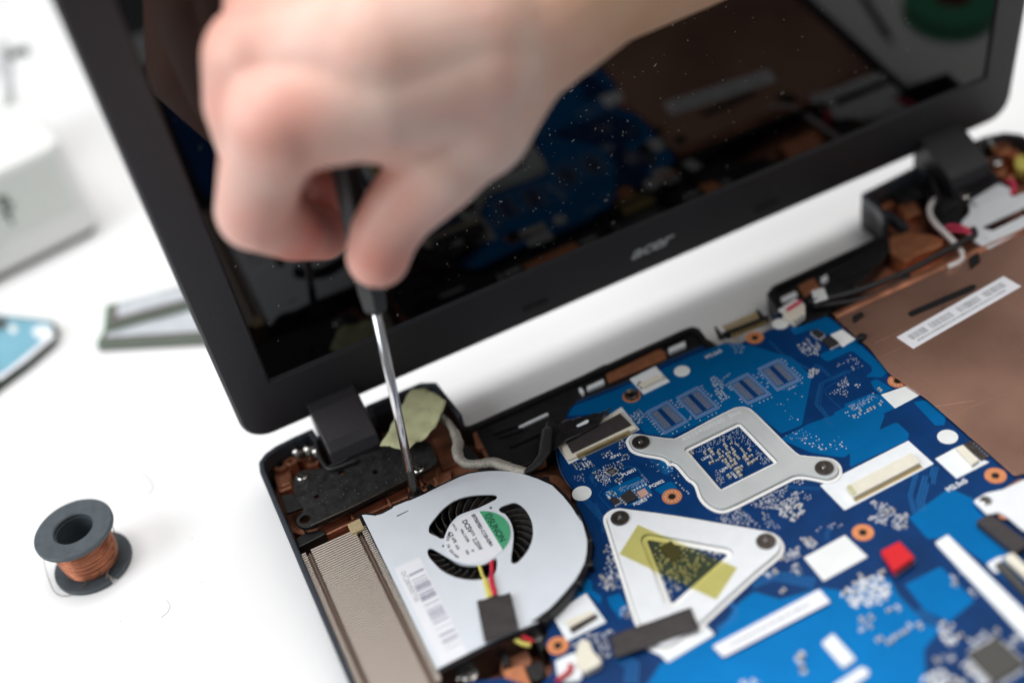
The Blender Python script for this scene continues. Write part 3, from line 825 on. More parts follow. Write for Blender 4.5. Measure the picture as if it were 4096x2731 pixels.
# hub label: white disc with a green segment and the printing
LC = [(45.5,-90.3)][0]
LR = 12.25
lab_hub = build('hub_label', prism(circle(LC[0], LC[1], LR, 64), 19.12, 19.32), 'label_white', fan)
build('hub_seat', prism(circle(LC[0], LC[1], LR + 0.7, 48), 17.8, 18.45), 'fan_cover', fan)
g0, g1 = [(50.9,-78.4),(50.9,-100.9)]
gd = (Vector(g1) - Vector(g0)).normalized()
gn = Vector((-gd.y, gd.x))
if (Vector([(53.8,-88.1)][0]) - Vector(g0)).dot(gn) < 0: gn = -gn
seg_pts = [p for p in circle(LC[0], LC[1], LR, 96) if (Vector(p) - Vector(g0)).dot(gn) > 0]
build('green_segment', prism(sorted(seg_pts, key=lambda p: (Vector(p) - Vector(g0)).dot(gd)), 19.33, 19.40), 'label_green', lab_hub)
TD = math.atan2(gd.y, gd.x)
def hub_text(s, along, across, size, material, bold=0.02):
    c = Vector(g0) + gd * along - gn * (-across)
    g = text_geo(s, size, 0.02, offset=bold)
    build('lettering', xf(g, (c.x, c.y, 19.42), TD), material, lab_hub)
# along: mm from the top of the chord, across: mm towards the green side (+) or into the white (-)
GREEN_SIGN = 1
hub_text('SUNON', 6.9, 0.75, 3.5, 'ink_green', 0.07)
def pent(c, r, w):
    outer = [(c.x + r * math.cos(TD + 2 * math.pi * k / 5), c.y + r * math.sin(TD + 2 * math.pi * k / 5)) for k in range(5)]
    inner = [(c.x + (r - w) * math.cos(TD + 2 * math.pi * k / 5), c.y + (r - w) * math.sin(TD + 2 * math.pi * k / 5)) for k in range(5)]
    return prism(outer, 19.41, 19.45, holes=[inner])
pc = Vector(g0) + gd * 5.2 + gn * 2.1
build('emblem', merge(pent(pc, 1.7, 0.35), pent(pc, 0.95, 0.3)), 'ink_green', lab_hub)
hub_text('EF75070S1-C120-G9H', 0.9, -3.4, 1.95, 'ink', 0.045)
hub_text('DC5V', 1.7, -7.6, 2.7, 'ink', 0.06)
hub_text('2.25W', 12.0, -7.6, 2.35, 'ink', 0.04)
pb = Vector(g0) + gd * 9.8 - gn * 6.4
build('dc_mark', merge(xf(prism([(-1, .25), (1, .25), (1, .5), (-1, .5)], 19.41, 19.44), (pb.x, pb.y, 0), TD), *[xf(prism([(q, -.35), (q + .5, -.35), (q + .5, -.1), (q, -.1)], 19.41, 19.44), (pb.x, pb.y, 0), TD) for q in (-1, -.25, .5)]), 'ink', lab_hub)
hub_text('Win.1.2CFM', 5.2, -9.8, 1.4, 'ink', 0.02)
hub_text('K4C12L', 1.2, -11.4, 1.15, 'ink', 0.01)
hub_text('CE', 4.3, -14.3, 2.1, 'ink', 0.02)
hub_text('ATE', 7.4, -14.1, 1.5, 'ink', 0.05)
hub_text('cUL', 11.2, -14.3, 1.6, 'ink', 0.03)
hub_text('EP', 16.6, -10.0, 1.2, 'ink', 0.02)
hub_text('V02L', 15.6, -12.0, 1.2, 'ink', 0.02)
# curved line MADE IN CHINA along the rim of the label
cc = Vector((LC[0], LC[1]))
for i, ch in enumerate('MADE IN CHINA'):
    if ch == ' ': continue
    a = TD + math.radians(-131 + i * 5.6)
    p = cc + Vector((math.cos(a), math.sin(a))) * 11.7
    g = text_geo(ch, 1.5, 0.02, 'CENTER', offset=0.03)
    build('lettering', xf(g, (p.x, p.y, 19.42), a + math.pi / 2), 'ink', lab_hub)

# barcode label on the cover
BL = [(13.2,-87.3),(23.3,-87.2),(22.6,-135.9),(12.8,-136.1)]
bl = build('barcode_label', prism(round_poly(BL, 0.6, 3), 19.12, 19.24), 'label_white', fan)
b0, b1, b3 = Vector(BL[0]), Vector(BL[1]), Vector(BL[3])
bx = (b1 - b0); by = (b3 - b0)
rb = random.Random(5)
def bar(u0, u1, v0, v1, z=19.25):
    return prism([tuple(b0 + bx * u + by * v) for u, v in ((u0, v0), (u1, v0), (u1, v1), (u0, v1))], z, z + 0.03)
bars = []; soft = []
v = 0.085
while v < 0.90:
    w = rb.choice((0.003, 0.003, 0.005, 0.008))
    (bars if rb.random() < 0.62 else soft).append(bar(0.36, 0.93, v, v + w))
    v += w + rb.choice((0.004, 0.006, 0.008, 0.012))
    if 0.135 < v < 0.16: v = 0.165
build('barcode', merge(*bars), 'ink_soft', bl)
g = text_geo('DC28000ET00', 2.6, 0.01)
c = b0 + bx * 0.14 + by * 0.06
build('lettering', xf(g, (c.x, c.y, 19.25), math.atan2(by.y, by.x)), 'ink_gray', bl)

# wires leaving the hub and the black tape over them
build('wire_yellow', tube2([(40.9,-101.1,18.6),(40.6,-103.8,18.2),(40,-107.5,18.4),(39.9,-110,19.8),(39.3,-113.1,20),(38.1,-118.8,20)], 19, 0.62), 'wire_yellow', fan, smooth=True)
build('wire_red', tube2([(46.3,-102,18.6),(44.9,-105,18.2),(43.7,-108.3,18.3),(42.7,-110.3,19.7),(41.8,-113.2,20),(40.6,-118.9,20)], 19, 0.6), 'wire_red', fan, smooth=True)
build('wire_red', tube2([(45.5,-102.2,18.4),(44.3,-105.1,18),(43.2,-108,18.2),(42,-110.3,19.6),(41.1,-113.2,19.9),(39.7,-118.8,20)], 19, 0.5), 'wire_pink', fan, smooth=True)
quad_plate('wire_sleeve', [(39.1,-110.2),(40.7,-111.2),(39.2,-119.5),(37.1,-119.4)], 19.5, 0.7, 'wire_yellow', fan, r=0.4, bevel=0.25)
o = build('black_tape', crumpled([(33.5,-118.5),(36.6,-119.5),(39.4,-119.7),(42.5,-121.3),(45.1,-121.6),(41.4,-136.8),(40.9,-137.3),(29.2,-136.6),(29.1,-135.4)], 20.6, 0.12, 6), 'tape_black', fan, smooth=True)
o.modifiers.new('thickness', 'SOLIDIFY').thickness = 0.3 * S
build('wire_yellow', tube2([(35.4,-130.4,18.5),(36.7,-133.1,17.5),(38.5,-136.5,16.5),(40.8,-139.6,15.5),(42.9,-141.1,14.8)], 16, 0.8), 'wire_yellow', fan, smooth=True)
build('wire_red', tube2([(37.1,-132.2,18.5),(39.5,-134.4,17.5),(41.9,-137.8,16.5),(44.3,-140.6,15.2)], 16, 0.8), 'wire_red', fan, smooth=True)

# the screw being driven, on its lug
sx, sy = [(33.2,-55.5)][0]
lug = build('screw_lug', prism(round_poly([(30.1,-54.1),(32.9,-50.9),(36.1,-52.1),(36.7,-55.2),(37,-56.7),(30.2,-56.9)], 1.4), 13, 17.2), 'fan_black', fan, bevel=0.4)
build('screw', lathe(sx, sy, [(0.01, 17.2), (2.7, 17.2), (2.7, 17.8), (2.2, 18.5), (0.01, 18.7)], 24, closed=False), 'tip_black', fan)

# ================================================================ heat sink
hsink = empty('heat_sink', (-3, -100, 3.2))
tag(hsink, 'stack of thin beige metal cooling fins beside the pale fan', 'heat sink')
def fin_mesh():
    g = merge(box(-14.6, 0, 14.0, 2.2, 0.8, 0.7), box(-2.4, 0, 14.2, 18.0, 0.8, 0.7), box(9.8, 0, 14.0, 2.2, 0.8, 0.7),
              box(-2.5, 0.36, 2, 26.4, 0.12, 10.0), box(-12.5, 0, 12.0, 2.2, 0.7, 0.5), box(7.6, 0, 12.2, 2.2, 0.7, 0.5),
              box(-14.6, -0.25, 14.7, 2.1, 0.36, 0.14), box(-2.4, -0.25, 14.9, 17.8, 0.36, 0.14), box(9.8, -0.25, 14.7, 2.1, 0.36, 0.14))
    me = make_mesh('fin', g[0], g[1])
    me.materials.append(MATS['fin_metal']); me.materials.append(MATS['fin_edge_highlight'])
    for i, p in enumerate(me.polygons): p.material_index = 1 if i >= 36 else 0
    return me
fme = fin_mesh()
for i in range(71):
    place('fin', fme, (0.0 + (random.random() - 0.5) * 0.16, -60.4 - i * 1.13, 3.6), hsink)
build('base_plate', prism([(-15.9, -141), (10.6, -141), (10.6, -59.6), (-15.9, -59.6)], 3.3, 4.4), 'dark_steel', hsink)
for x, w in ((-12.3, 0.5), (7.8, 0.8)):
    build('groove_strip', prism([(x - w / 2, -140), (x + w / 2, -140), (x + w / 2, -60), (x - w / 2, -60)], 15.0, 17.0), 'fin_metal', hsink, bevel=0.15)
quad_plate('foam_pad', [(4.8,-57.2),(10,-56.8),(9.9,-62.8),(4.8,-62.7)], 18.4, 1.3, 'foam_gold', hsink, r=0.3, bevel=0.3)

# ================================================================ circuit board
pcb = empty('circuit_board', (140, -130, 3.2))
tag(pcb, 'blue laptop circuit board with two pale metal chip brackets', 'circuit board')
Z = 14.0
PB = [(91.6,-61.9),(89.4,-67.2),(87.6,-74.2),(87.4,-79.5),(87.6,-84),(84.6,-92.7),(84.2,-97.6),(83.5,-102.2),(82.7,-107.2),(81.7,-111)] + [(81,-114.5),(78.9,-117.9),(74.7,-123.4),(70.7,-124.4),(63.9,-129),(55.6,-132.1)] + [(53.3,-132.8),(50,-139.7),(47.4,-142.7),(47.1,-148.9),(45.3,-154),(39,-156.7)] + [(40, -160), (30, -147.5), (19, -143), (13, -144.5), (10, -165), (12, -236), (236, -236), (236, -172), (222, -163), (221.5, -120), (221, -61)] + [(221,-59.7),(219.9,-56.7),(206.4,-55.2),(204.3,-53.1),(207.3,-47.3),(202.6,-43.2)] + [(205, -50.2), (172, -50.2), (169.5, -46)] + [(168.9,-43.4),(151.3,-42.7),(136.6,-44.7),(122.4,-43.6),(109.2,-42.5),(104.9,-44.4),(102.3,-47.6)]
board = build('board', prism(PB, 12.8, Z), 'pcb_dark', pcb)

pour = [
 [(103,-47.4),(107.7,-43.4),(114.6,-44.2),(127.4,-45.2),(162.6,-45.4),(177.3,-46.3),(184.5,-53.4),(187.4,-58.5),(193.5,-69),(194.5,-74.4),(193.8,-84.3),(176.1,-104.1),(167.1,-103.6),(165.3,-89.7),(164.4,-84.2),(161.1,-81.3),(131.6,-81.2),(124.2,-74),(123.8,-69.5),(122.3,-57.5)],
 [(203.8,-53.9),(206.1,-55.7),(219.6,-57.2),(220.4,-61),(220.1,-99.2),(218.1,-98.9),(215.7,-99.7),(211,-95.8),(214.6,-95),(216.4,-92.3),(215.8,-80.7),(214,-80),(204.4,-80.2),(203.7,-78.5),(203.8,-75),(207.5,-74.7),(213.6,-76.8),(214.1,-67.4),(209.9,-60),(202.7,-59.1)],
 [(189.5,-105.5),(195,-105.4),(195.3,-103.9),(207.5,-104.7),(209.6,-107.5),(209.4,-116.5),(186.8,-115.4)],
 [(210.9,-99.1),(213.7,-99.4),(215.1,-107),(209.8,-107.1),(209.5,-103.6)],
 [(185.1,-122.1),(204.9,-122.6),(205.6,-123.4),(205.6,-130.1),(203,-132.5),(178.1,-132)],
 [(217,-117.5),(221.3,-119.2),(222.2,-129.9),(218.7,-133.7),(215.8,-132)],
 [(95.7,-92.9),(98.6,-91.9),(110.7,-92.3),(111.3,-93.1),(111.8,-97.3),(111.2,-102.7),(106.3,-103.7),(102.4,-104),(100.4,-102.7),(99.3,-97.2),(96.4,-94.8)],
 [(112.8,-101.6),(119.5,-101.3),(120.3,-102.3),(120.3,-105.9),(117.2,-104.3),(113.8,-105.4)],
 [(121.2,-89.8),(123.6,-89.9),(123.7,-97.5),(119.7,-97.3)],
 [(111.8,-162.7),(118.5,-161.4),(123.9,-168.7),(138.4,-172.2),(143.5,-177),(156.1,-177.1),(159.4,-180.8),(157.5,-187.9),(157.8,-201.7),(160.4,-205.8),(151.2,-209.2),(144,-219.5),(136.3,-225.5),(60.7,-180.1),(77.3,-170),(98.2,-170.1),(108.1,-164.6)],
 [(161.8,-185.5),(176.2,-185.6),(176.4,-202.4),(164.4,-204.9),(160.9,-197.7)],
 [(180.7,-162.8),(200.5,-159.3),(203.9,-167.6),(203.5,-177.9),(198.9,-199.1),(190.9,-208.5),(188.7,-190.5),(186.5,-177),(180.1,-173.9)],
 [(71.9,-123.9),(73.3,-127.3),(71.6,-130.7),(73.1,-135.1),(71.3,-137.9),(69.9,-131.7),(61.7,-130.9)],
 [(74.6,-136.6),(79.1,-137.4),(78.9,-144.1),(74.2,-147.3),(73.8,-140.9)],
 [(165,-105.7),(178.3,-105.1),(200.8,-108),(204.5,-117),(195.1,-124.9),(178.9,-126.8),(175.6,-123.5),(170.8,-118.3)],
]
for i, p in enumerate(pour):
    build('copper_pour', prism(round_poly(p, 0.7, 3), Z - 0.3, Z + 0.02 + 0.003 * i), 'pcb_light', board)

# tracks
TR = []
def tracks(pts, n, step, w=0.16):
    for k in range(n):
        TR.append(ribbon(offset_line(pts, k * step), w, Z + 0.03, 0.055))
tracks([(208.1,-90),(206.9,-88.6),(194.3,-88.7),(186.2,-97.6),(185.7,-104.7),(184.4,-106.5),(184.5,-110.1)], 4, 0.42)
tracks([(205.3,-90.8),(204.3,-89.6),(195.7,-89.9),(187.9,-98.8),(186.9,-105.6),(185.8,-107.4),(185.1,-112.2)], 1, 0.4)
tracks([(200.5,-91.7),(194.6,-92.5),(192.9,-95.2),(193,-105.1),(193.5,-107.5)], 1, 0.4)
tracks([(87.6,-92.3),(88.8,-105.7),(88.5,-108.2)], 6, 0.45)
tracks([(99.3,-78.5),(94.9,-82.5),(94.8,-86.4)], 4, 0.4)
tracks([(97.4,-81.2),(95.4,-83.4),(95.7,-86.6),(94.6,-87.8)], 2, 0.4)
tracks([(108.4,-85.7),(110.1,-85.8),(112.4,-88.6),(112.4,-92.4),(112.7,-97.5)], 2, 0.4)
tracks([(118.7,-86.1),(119.4,-96.6),(121.2,-98.3)], 5, 0.45)
tracks([(93.8,-92.6),(94.1,-96.6),(94.5,-101.1)], 1, 0.4)
tracks([(93.8,-92.6),(96.6,-90.5),(99.9,-90.8)], 1, 0.4)
tracks([(191.9,-56.1),(191.8,-67.5),(193.3,-69.2),(193.2,-73.3),(195.2,-79.4)], 3, 0.5)
tracks([(198.3,-79.2),(199.5,-80.7),(199.6,-87.7)], 3, 0.5)
tracks([(183.9,-162.5),(187.5,-155.1),(197.5,-146.3)], 2, 0.9, 0.4)
tracks([(187.1,-163.5),(189.3,-159.6),(198.5,-151.5)], 3, 1.1, 0.5)
tracks([(197.3,-155.1),(201.3,-151.1),(203.6,-149.2)], 3, 0.9, 0.4)
tracks([(108.4,-160.8),(109.1,-164.1),(107.2,-166.7),(99.6,-167.7)], 2, 1.0, 0.6)
tracks([(64.9,-160.8),(67.1,-165.6),(63.4,-170.5)], 4, 1.3, 0.5)
tracks([(131.1,-128.9),(134.4,-133.1)], 1, 1)
tracks([(158,-196.2),(159.6,-204.3),(161.2,-206.2)], 3, 1.0, 0.4)
tracks([(153.8,-127.7),(156.2,-130.3),(162.9,-135.4)], 3, 0.6)
tracks([(156.3,-151.4),(153.2,-152.7),(151,-155.5)], 3, 0.6)
tracks([(119.3,-159.8),(126.9,-160.6),(136.1,-170.5)], 4, 1.2, 0.5)
tracks([(90.5,-95.5),(88.6,-105.4),(86.5,-109.5)], 3, 0.5)
o = build('tracks', merge(*TR), 'pcb_trace', board); o['kind'] = 'stuff'
# pale rim of the board
o = build('board_rim', merge(*[ribbon(offset_line(pp, -0.7), 0.3, Z + 0.005, 0.05) for pp in ([(91.6,-61.9),(89.4,-67.2),(87.6,-74.2),(87.4,-79.5),(87.6,-84)], [(84.6,-92.7),(84.2,-97.6),(83.5,-102.2),(82.7,-107.2),(81.7,-111)], [(168.9,-43.4),(151.3,-42.7),(136.6,-44.7),(122.4,-43.6),(109.2,-42.5)])]), 'pcb_trace', board)

# solder points, pads and small components
rp = random.Random(11)
PADS = []
def pad(x, y, w, h=None, z=Z, t=0.10):
    h = h or w
    PADS.append(box(x, y, z + 0.005, w, h, t))
def via(x, y, r, z=Z):
    PADS.append(prism(circle(x, y, r, 8), z + 0.005, z + 0.08))
def bbox(pts):
    xs = [p[0] for p in pts]; ys = [p[1] for p in pts]
    return min(xs), max(xs), min(ys), max(ys)
def inside(p, poly):
    x, y = p; c = False
    for i in range(len(poly)):
        (x1, y1), (x2, y2) = poly[i - 1][:2], poly[i][:2]
        if (y1 > y) != (y2 > y) and x < (x2 - x1) * (y - y1) / (y2 - y1) + x1: c = not c
    return c
def rand_in(poly, rn):
    x0, x1, y0, y1 = bbox(poly)
    for _ in range(60):
        p = (rn.uniform(x0, x1), rn.uniform(y0, y1))
        if inside(p, poly): return p
    return None

def chip_comp(kind):
    """a small two-terminal part, long side along x, unit: mm, 1.6 x 0.8"""
    if kind == 'cap':
        g = [box(0, 0, 0, 1.0, 0.86, 0.72)]; e = [box(-0.66, 0, 0, 0.36, 0.9, 0.76), box(0.66, 0, 0, 0.36, 0.9, 0.76)]; mname = 'cap_brown'
    elif kind == 'pale':
        g = [box(0, 0, 0, 1.0, 0.84, 0.55)]; e = [box(-0.66, 0, 0, 0.36, 0.88, 0.58), box(0.66, 0, 0, 0.36, 0.88, 0.58)]; mname = 'cap_pale'
    else:
        g = [box(0, 0, 0, 1.0, 0.8, 0.4)]; e = [box(-0.66, 0, 0, 0.34, 0.84, 0.42), box(0.66, 0, 0, 0.34, 0.84, 0.42)]; mname = 'resistor_black'
    V, F = merge(*(g + e))
    me = make_mesh(kind, V, F)
    me.materials.append(MATS[mname]); me.materials.append(MATS['solder'])
    for i, p in enumerate(me.polygons):
        p.material_index = 0 if i < 6 else 1
    return me
CAPM = chip_comp('cap'); RESM = chip_comp('res'); PALM = chip_comp('pale')
N_COMP = [0]
def comp(kind, x, y, rot, s, z=Z, sz=None):
    N_COMP[0] += 1
    place('resistor' if kind == 'res' else 'capacitor', {'cap': CAPM, 'pale': PALM, 'res': RESM}[kind], (x, y, z + 0.01), pcb, rotz=rot, scale=(s, s, sz or s))

def cluster(poly, ncap, nres, npad, s=0.62, pw=(0.35, 0.6), nvia=0, mind=0.9):
    used = []
    def spot(d):
        for _ in range(40):
            p = rand_in(poly, rp)
            if p is None: return None
            p = (round(p[0] / 0.6) * 0.6, round(p[1] / 0.6) * 0.6)
            if all((p[0] - u[0]) ** 2 + (p[1] - u[1]) ** 2 > d * d for u in used):
                used.append(p); return p
        return None
    for k in range(ncap + nres):
        p = spot(1.5 * s / 0.62)
        if p: comp(rp.choice(('pale', 'pale', 'cap')) if k < ncap else 'res', p[0], p[1], rp.choice((0, 1.5708)), s * rp.uniform(0.9, 1.15))
    for k in range(npad):
        p = spot(mind)
        if p: pad(p[0], p[1], rp.uniform(*pw), rp.uniform(*pw))
    for k in range(nvia):
        p = spot(0.5)
        if p: via(p[0], p[1], rp.uniform(0.12, 0.2))

cluster([(93.3,-72.4),(100.3,-75.1),(99.3,-78.5),(93.7,-77.2),(92.2,-74.7)], 5, 3, 10)
cluster([(105,-74.2),(108.4,-74.4),(108,-77.3),(104.4,-76.8)], 3, 2, 6)
cluster([(112.8,-72.2),(116.2,-73),(115.3,-76),(111.9,-75.8)], 2, 2, 8)
cluster([(97.5,-80.8),(102.9,-81),(100.6,-85.4),(101,-88.6),(98.1,-89.6),(97.1,-85.5)], 8, 2, 34, 0.55, (0.3, 0.5), 16, 0.7)
cluster([(102.6,-80.2),(108.9,-81.5),(108.7,-85.8),(106,-85),(105.3,-83.1),(102,-82.8)], 4, 4, 16, 0.55, (0.3, 0.5))
cluster([(102.9,-88.9),(105.8,-89.4),(104.9,-92.2),(102.3,-91.4)], 3, 0, 3)
cluster([(109.9,-79.6),(113.3,-79.8),(112.6,-82.4),(109.4,-81.8)], 2, 1, 8)
cluster([(101.6,-65.6),(117.4,-66.9),(117.1,-69.4),(100.7,-69.7)], 0, 0, 14)
cluster([(123.6,-61.2),(128.8,-60.5),(128.9,-65.4),(124.8,-69.2),(124,-65)], 7, 1, 8, 0.6)
cluster([(161.4,-61),(163.4,-62.4),(163.3,-68.7),(159.1,-69.5)], 0, 0, 22, 0.6, (0.5, 0.8))
cluster([(158,-68.7),(161.3,-69.8),(161.2,-75.3),(157.7,-75.9)], 0, 0, 20, 0.6, (0.5, 0.8))
cluster([(168.5,-63.5),(165.7,-65.4),(163.7,-65.9),(165.7,-64.1)], 0, 0, 8)
cluster([(178,-49.3),(184.4,-47.9),(181.8,-54.8),(177.5,-55.6)], 3, 1, 10, 0.6)
cluster([(199.9,-65.6),(207,-64.1),(207,-72),(203.8,-74.4),(199,-71.5)], 10, 2, 18, 0.75, (0.5, 0.9))
cluster([(194.5,-80.6),(198,-79.6),(199,-82.1),(196.7,-83.8),(193,-83.8)], 0, 0, 22, 0.6, (0.5, 0.8), 0, 0.6)
cluster([(205.7,-81.6),(213.7,-82.1),(215.9,-89.6),(209.5,-90.1),(205.5,-86.2)], 0, 0, 12, 0.6, (0.3, 0.6), 16)
cluster([(199.5,-93.2),(204.9,-91.4),(203.2,-95.8),(200.4,-96.6)], 0, 0, 22, 0.6, (0.3, 0.55), 6, 0.6)
cluster([(194.4,-95.7),(198.9,-95.6),(201.3,-99.5),(198.3,-100.7)], 2, 0, 14, 0.5, (0.3, 0.5), 8)
cluster([(205.4,-96.9),(206.6,-98.3),(205.3,-99.6)], 1, 0, 4)
for x, y in [(194.2,-111.7),(197,-111.6),(200.5,-112),(201.8,-111.8),(203.4,-111.9),(206.1,-111.8),(198.3,-110.2)]:
    comp('cap', x, y, 1.4, 0.8); 
for x, y in [(193.1,-108),(194,-108.1),(193.2,-110),(195.4,-111),(195.5,-112.6),(198.1,-108.1),(198.8,-112.3),(200,-112.1),(207.8,-105.1),(203.6,-108.2),(207.7,-110.1),(207.7,-111)]:
    pad(x, y, 0.5)
comp('cap', *[(210.8,-105.3)][0], 1.57, 1.15)
cluster([(195.5,-105.7),(206.6,-105.4),(208.3,-108.2),(202.6,-108),(195.9,-109.2)], 0, 0, 0, nvia=70)
cluster([(166.7,-105.3),(174.4,-104.4),(178.3,-113.4),(174.5,-114.8),(169.2,-110.1)], 0, 0, 6, nvia=26)
cluster([(171.6,-112.8),(184.6,-117.7),(183.6,-124),(174.1,-119.5)], 0, 0, 14, 0.5, (0.35, 0.7), 14)
cluster([(183.2,-73.3),(171.3,-93.8),(175.3,-103),(190.8,-84.4)], 0, 0, 3, nvia=10)
cluster([(101.1,-93.6),(112,-95),(112.2,-97.1),(101.9,-96)], 0, 0, 0, nvia=50)
cluster([(112.2,-92.2),(112.7,-97.5),(113.2,-97.3),(112.8,-91.6)], 0, 0, 0, nvia=12)
cluster([(121.3,-101.8),(122.5,-106.9),(122.6,-110.3),(121.6,-109.6)], 0, 0, 8)
cluster([(112.6,-82.4),(124.1,-93.2),(124.6,-104.4),(120.4,-99.7),(116.1,-88.8)], 0, 0, 8, nvia=12)
cluster([(90.3,-78.5),(94.2,-79.1),(91.5,-85.2),(90,-81.2)], 0, 0, 0, nvia=18)
cluster([(96,-93),(99.8,-93.6),(99.3,-97.2),(95.9,-95.9)], 4, 0, 4, 0.85)
cluster([(124.2,-126.4),(134.4,-126),(135.8,-138.9),(127.6,-131.1)], 0, 0, 80, 0.6, (0.3, 0.5), 30, 0.55)
cluster([(138.2,-127.6),(143.4,-127),(152.3,-127.2),(154.3,-127),(152.6,-130),(141.8,-133)], 0, 0, 70, 0.6, (0.3, 0.55), 20, 0.55)
cluster([(142.8,-132.6),(150.5,-132.7),(153.5,-131.1),(157.3,-132.1),(148.6,-138.4)], 4, 0, 50, 0.6, (0.4, 0.7), 10, 0.6)
cluster([(144.2,-135.6),(149.6,-135.2),(153.5,-137.2),(152.4,-141),(148.3,-142.2),(144.8,-141.9)], 6, 0, 24, 0.9, (0.6, 1.1), 0, 0.8)
cluster([(139.8,-132.7),(141,-135.4),(140.9,-142.3),(137.3,-138.9)], 2, 0, 22, 0.6)
cluster([(156.8,-133.9),(159.2,-135.4),(157.5,-137.3),(155.9,-136.3)], 0, 0, 8)
cluster([(156.3,-126.8),(160.4,-128),(159.2,-129.8)], 2, 0, 5)
cluster([(169,-155.8),(173.9,-155.1),(174.5,-150.1),(178,-153.5),(178.3,-158.1),(172,-160.7)], 10, 0, 40, 0.9, (0.5, 0.9))
cluster([(174.2,-161.6),(177.9,-159.7),(181.3,-161.5),(176.9,-165.8),(173.5,-164.5)], 8, 0, 26, 0.9, (0.5, 0.9))
cluster([(144.2,-150.6),(146.1,-150.9),(148.2,-154.2),(146.4,-156.3),(143.7,-154.5)], 8, 0, 16, 0.95, (0.6, 1.0))
cluster([(133.2,-154.7),(138.3,-152.9),(141.7,-154.2),(139.8,-156.6),(134.7,-156.1)], 8, 0, 18, 0.9, (0.5, 0.9))
cluster([(134.7,-158.9),(137.7,-160.8),(135.8,-163.6),(133.1,-161.9)], 3, 0, 5, 1.1)
cluster([(124.8,-155.7),(126.9,-156.2),(129.3,-159),(125.8,-159)], 3, 0, 4, 1.1)
cluster([(150.6,-149.6),(158.5,-150.9),(160.1,-153.8),(152.5,-151.7)], 0, 0, 8)
comp('cap', *[(126.6,-166.6)][0], 0.3, 1.2)
cluster([(85.2,-115.8),(86.4,-117.7),(82.5,-130),(78.8,-135.4),(74.6,-130.6),(80.5,-123.1)], 9, 0, 26, 0.8, (0.4, 0.7))
cluster([(75.2,-126.5),(82.3,-130.6),(80.3,-135.8),(75,-132.9)], 6, 0, 10, 0.9)
cluster([(76.9,-142.9),(79.2,-144.3),(77.5,-148.9),(75.3,-146.6)], 3, 0, 8, 0.8)
cluster([(62.6,-148.4),(69,-148.8),(70.1,-150.9),(62.6,-151.2)], 6, 0, 8, 0.9)
cluster([(62.5,-153),(66.4,-153.1),(63.9,-159.2),(61.5,-156.9)], 7, 0, 10, 0.95)
cluster([(54.5,-147.1),(62.4,-147.4),(63.7,-149.1),(56,-149.9)], 5, 0, 10, 0.9)
cluster([(142.1,-178),(152.7,-175.2),(158.2,-177.7),(157.4,-183.2),(152.9,-188.2),(147.6,-186.8),(142.1,-183.4)], 22, 0, 46, 1.15, (0.8, 1.5), 0, 1.2)
cluster([(138.9,-189),(146.3,-190.8),(143.9,-195),(137.6,-192.9)], 4, 0, 2, 1.15)
cluster([(149.3,-189.8),(155.9,-190.6),(153.2,-194.2),(148.9,-192.4)], 3, 0, 2, 1.1)
cluster([(139.1,-198.4),(147.8,-199.3),(146.5,-202.1),(138.9,-201.9)], 3, 0, 1, 1.25)
cluster([(148.9,-199.9),(156.6,-200.1),(155.7,-202.3),(148.8,-202.1)], 3, 0, 1, 1.2)
cluster([(177,-189.7),(181.3,-190.9),(175.8,-195.8),(174.7,-193.7)], 3, 0, 2, 1.0)
cluster([(177.4,-198.8),(179.8,-200.3),(177.4,-201.8)], 1, 0, 2, 1.0)
cluster([(160.9,-203.7),(164.5,-206),(162.4,-209.7),(165.4,-210.2),(160,-213.6),(158.3,-209.9)], 8, 0, 10, 1.4, (0.8, 1.4))
cluster([(164.8,-213.9),(175,-214.3),(174.3,-216.6),(165.1,-216.8)], 8, 0, 12, 1.0)
cluster([(175.1,-219.8),(178.6,-219.3),(177.6,-223.2),(174.3,-222.1)], 5, 0, 6, 1.2)
cluster([(143.5,-218),(148.9,-217),(152.7,-221.9),(154.6,-226),(145.3,-222.5)], 14, 0, 14, 1.4, (0.9, 1.5))
cluster([(151.7,-213.4),(157.8,-214.5),(156.4,-217.2),(151.3,-215.8)], 4, 0, 6, 1.1)
cluster([(157,-220.2),(159.5,-220.4),(160.2,-229.4),(157.4,-229)], 6, 0, 14, 1.2, (0.8, 1.2))
comp('cap', *[(116.5,-191.9)][0], 0.4, 2.0)
comp('res', *[(114.8,-195.8)][0], 1.2, 2.2)
cluster([(96.3,-189),(100.7,-190.9),(100.2,-192.9),(95.7,-190.9)], 4, 0, 4, 1.2)

cluster([(99.1,-124.7),(105.7,-128.5),(118,-141.6),(104.6,-145.3),(94.3,-148.5),(95.1,-138.1)], 22, 4, 44, 0.85, (0.5, 0.9))
cluster([(95.1,-138.1),(94.3,-148.5),(92.2,-149.3)], 3, 0, 6, 0.8)
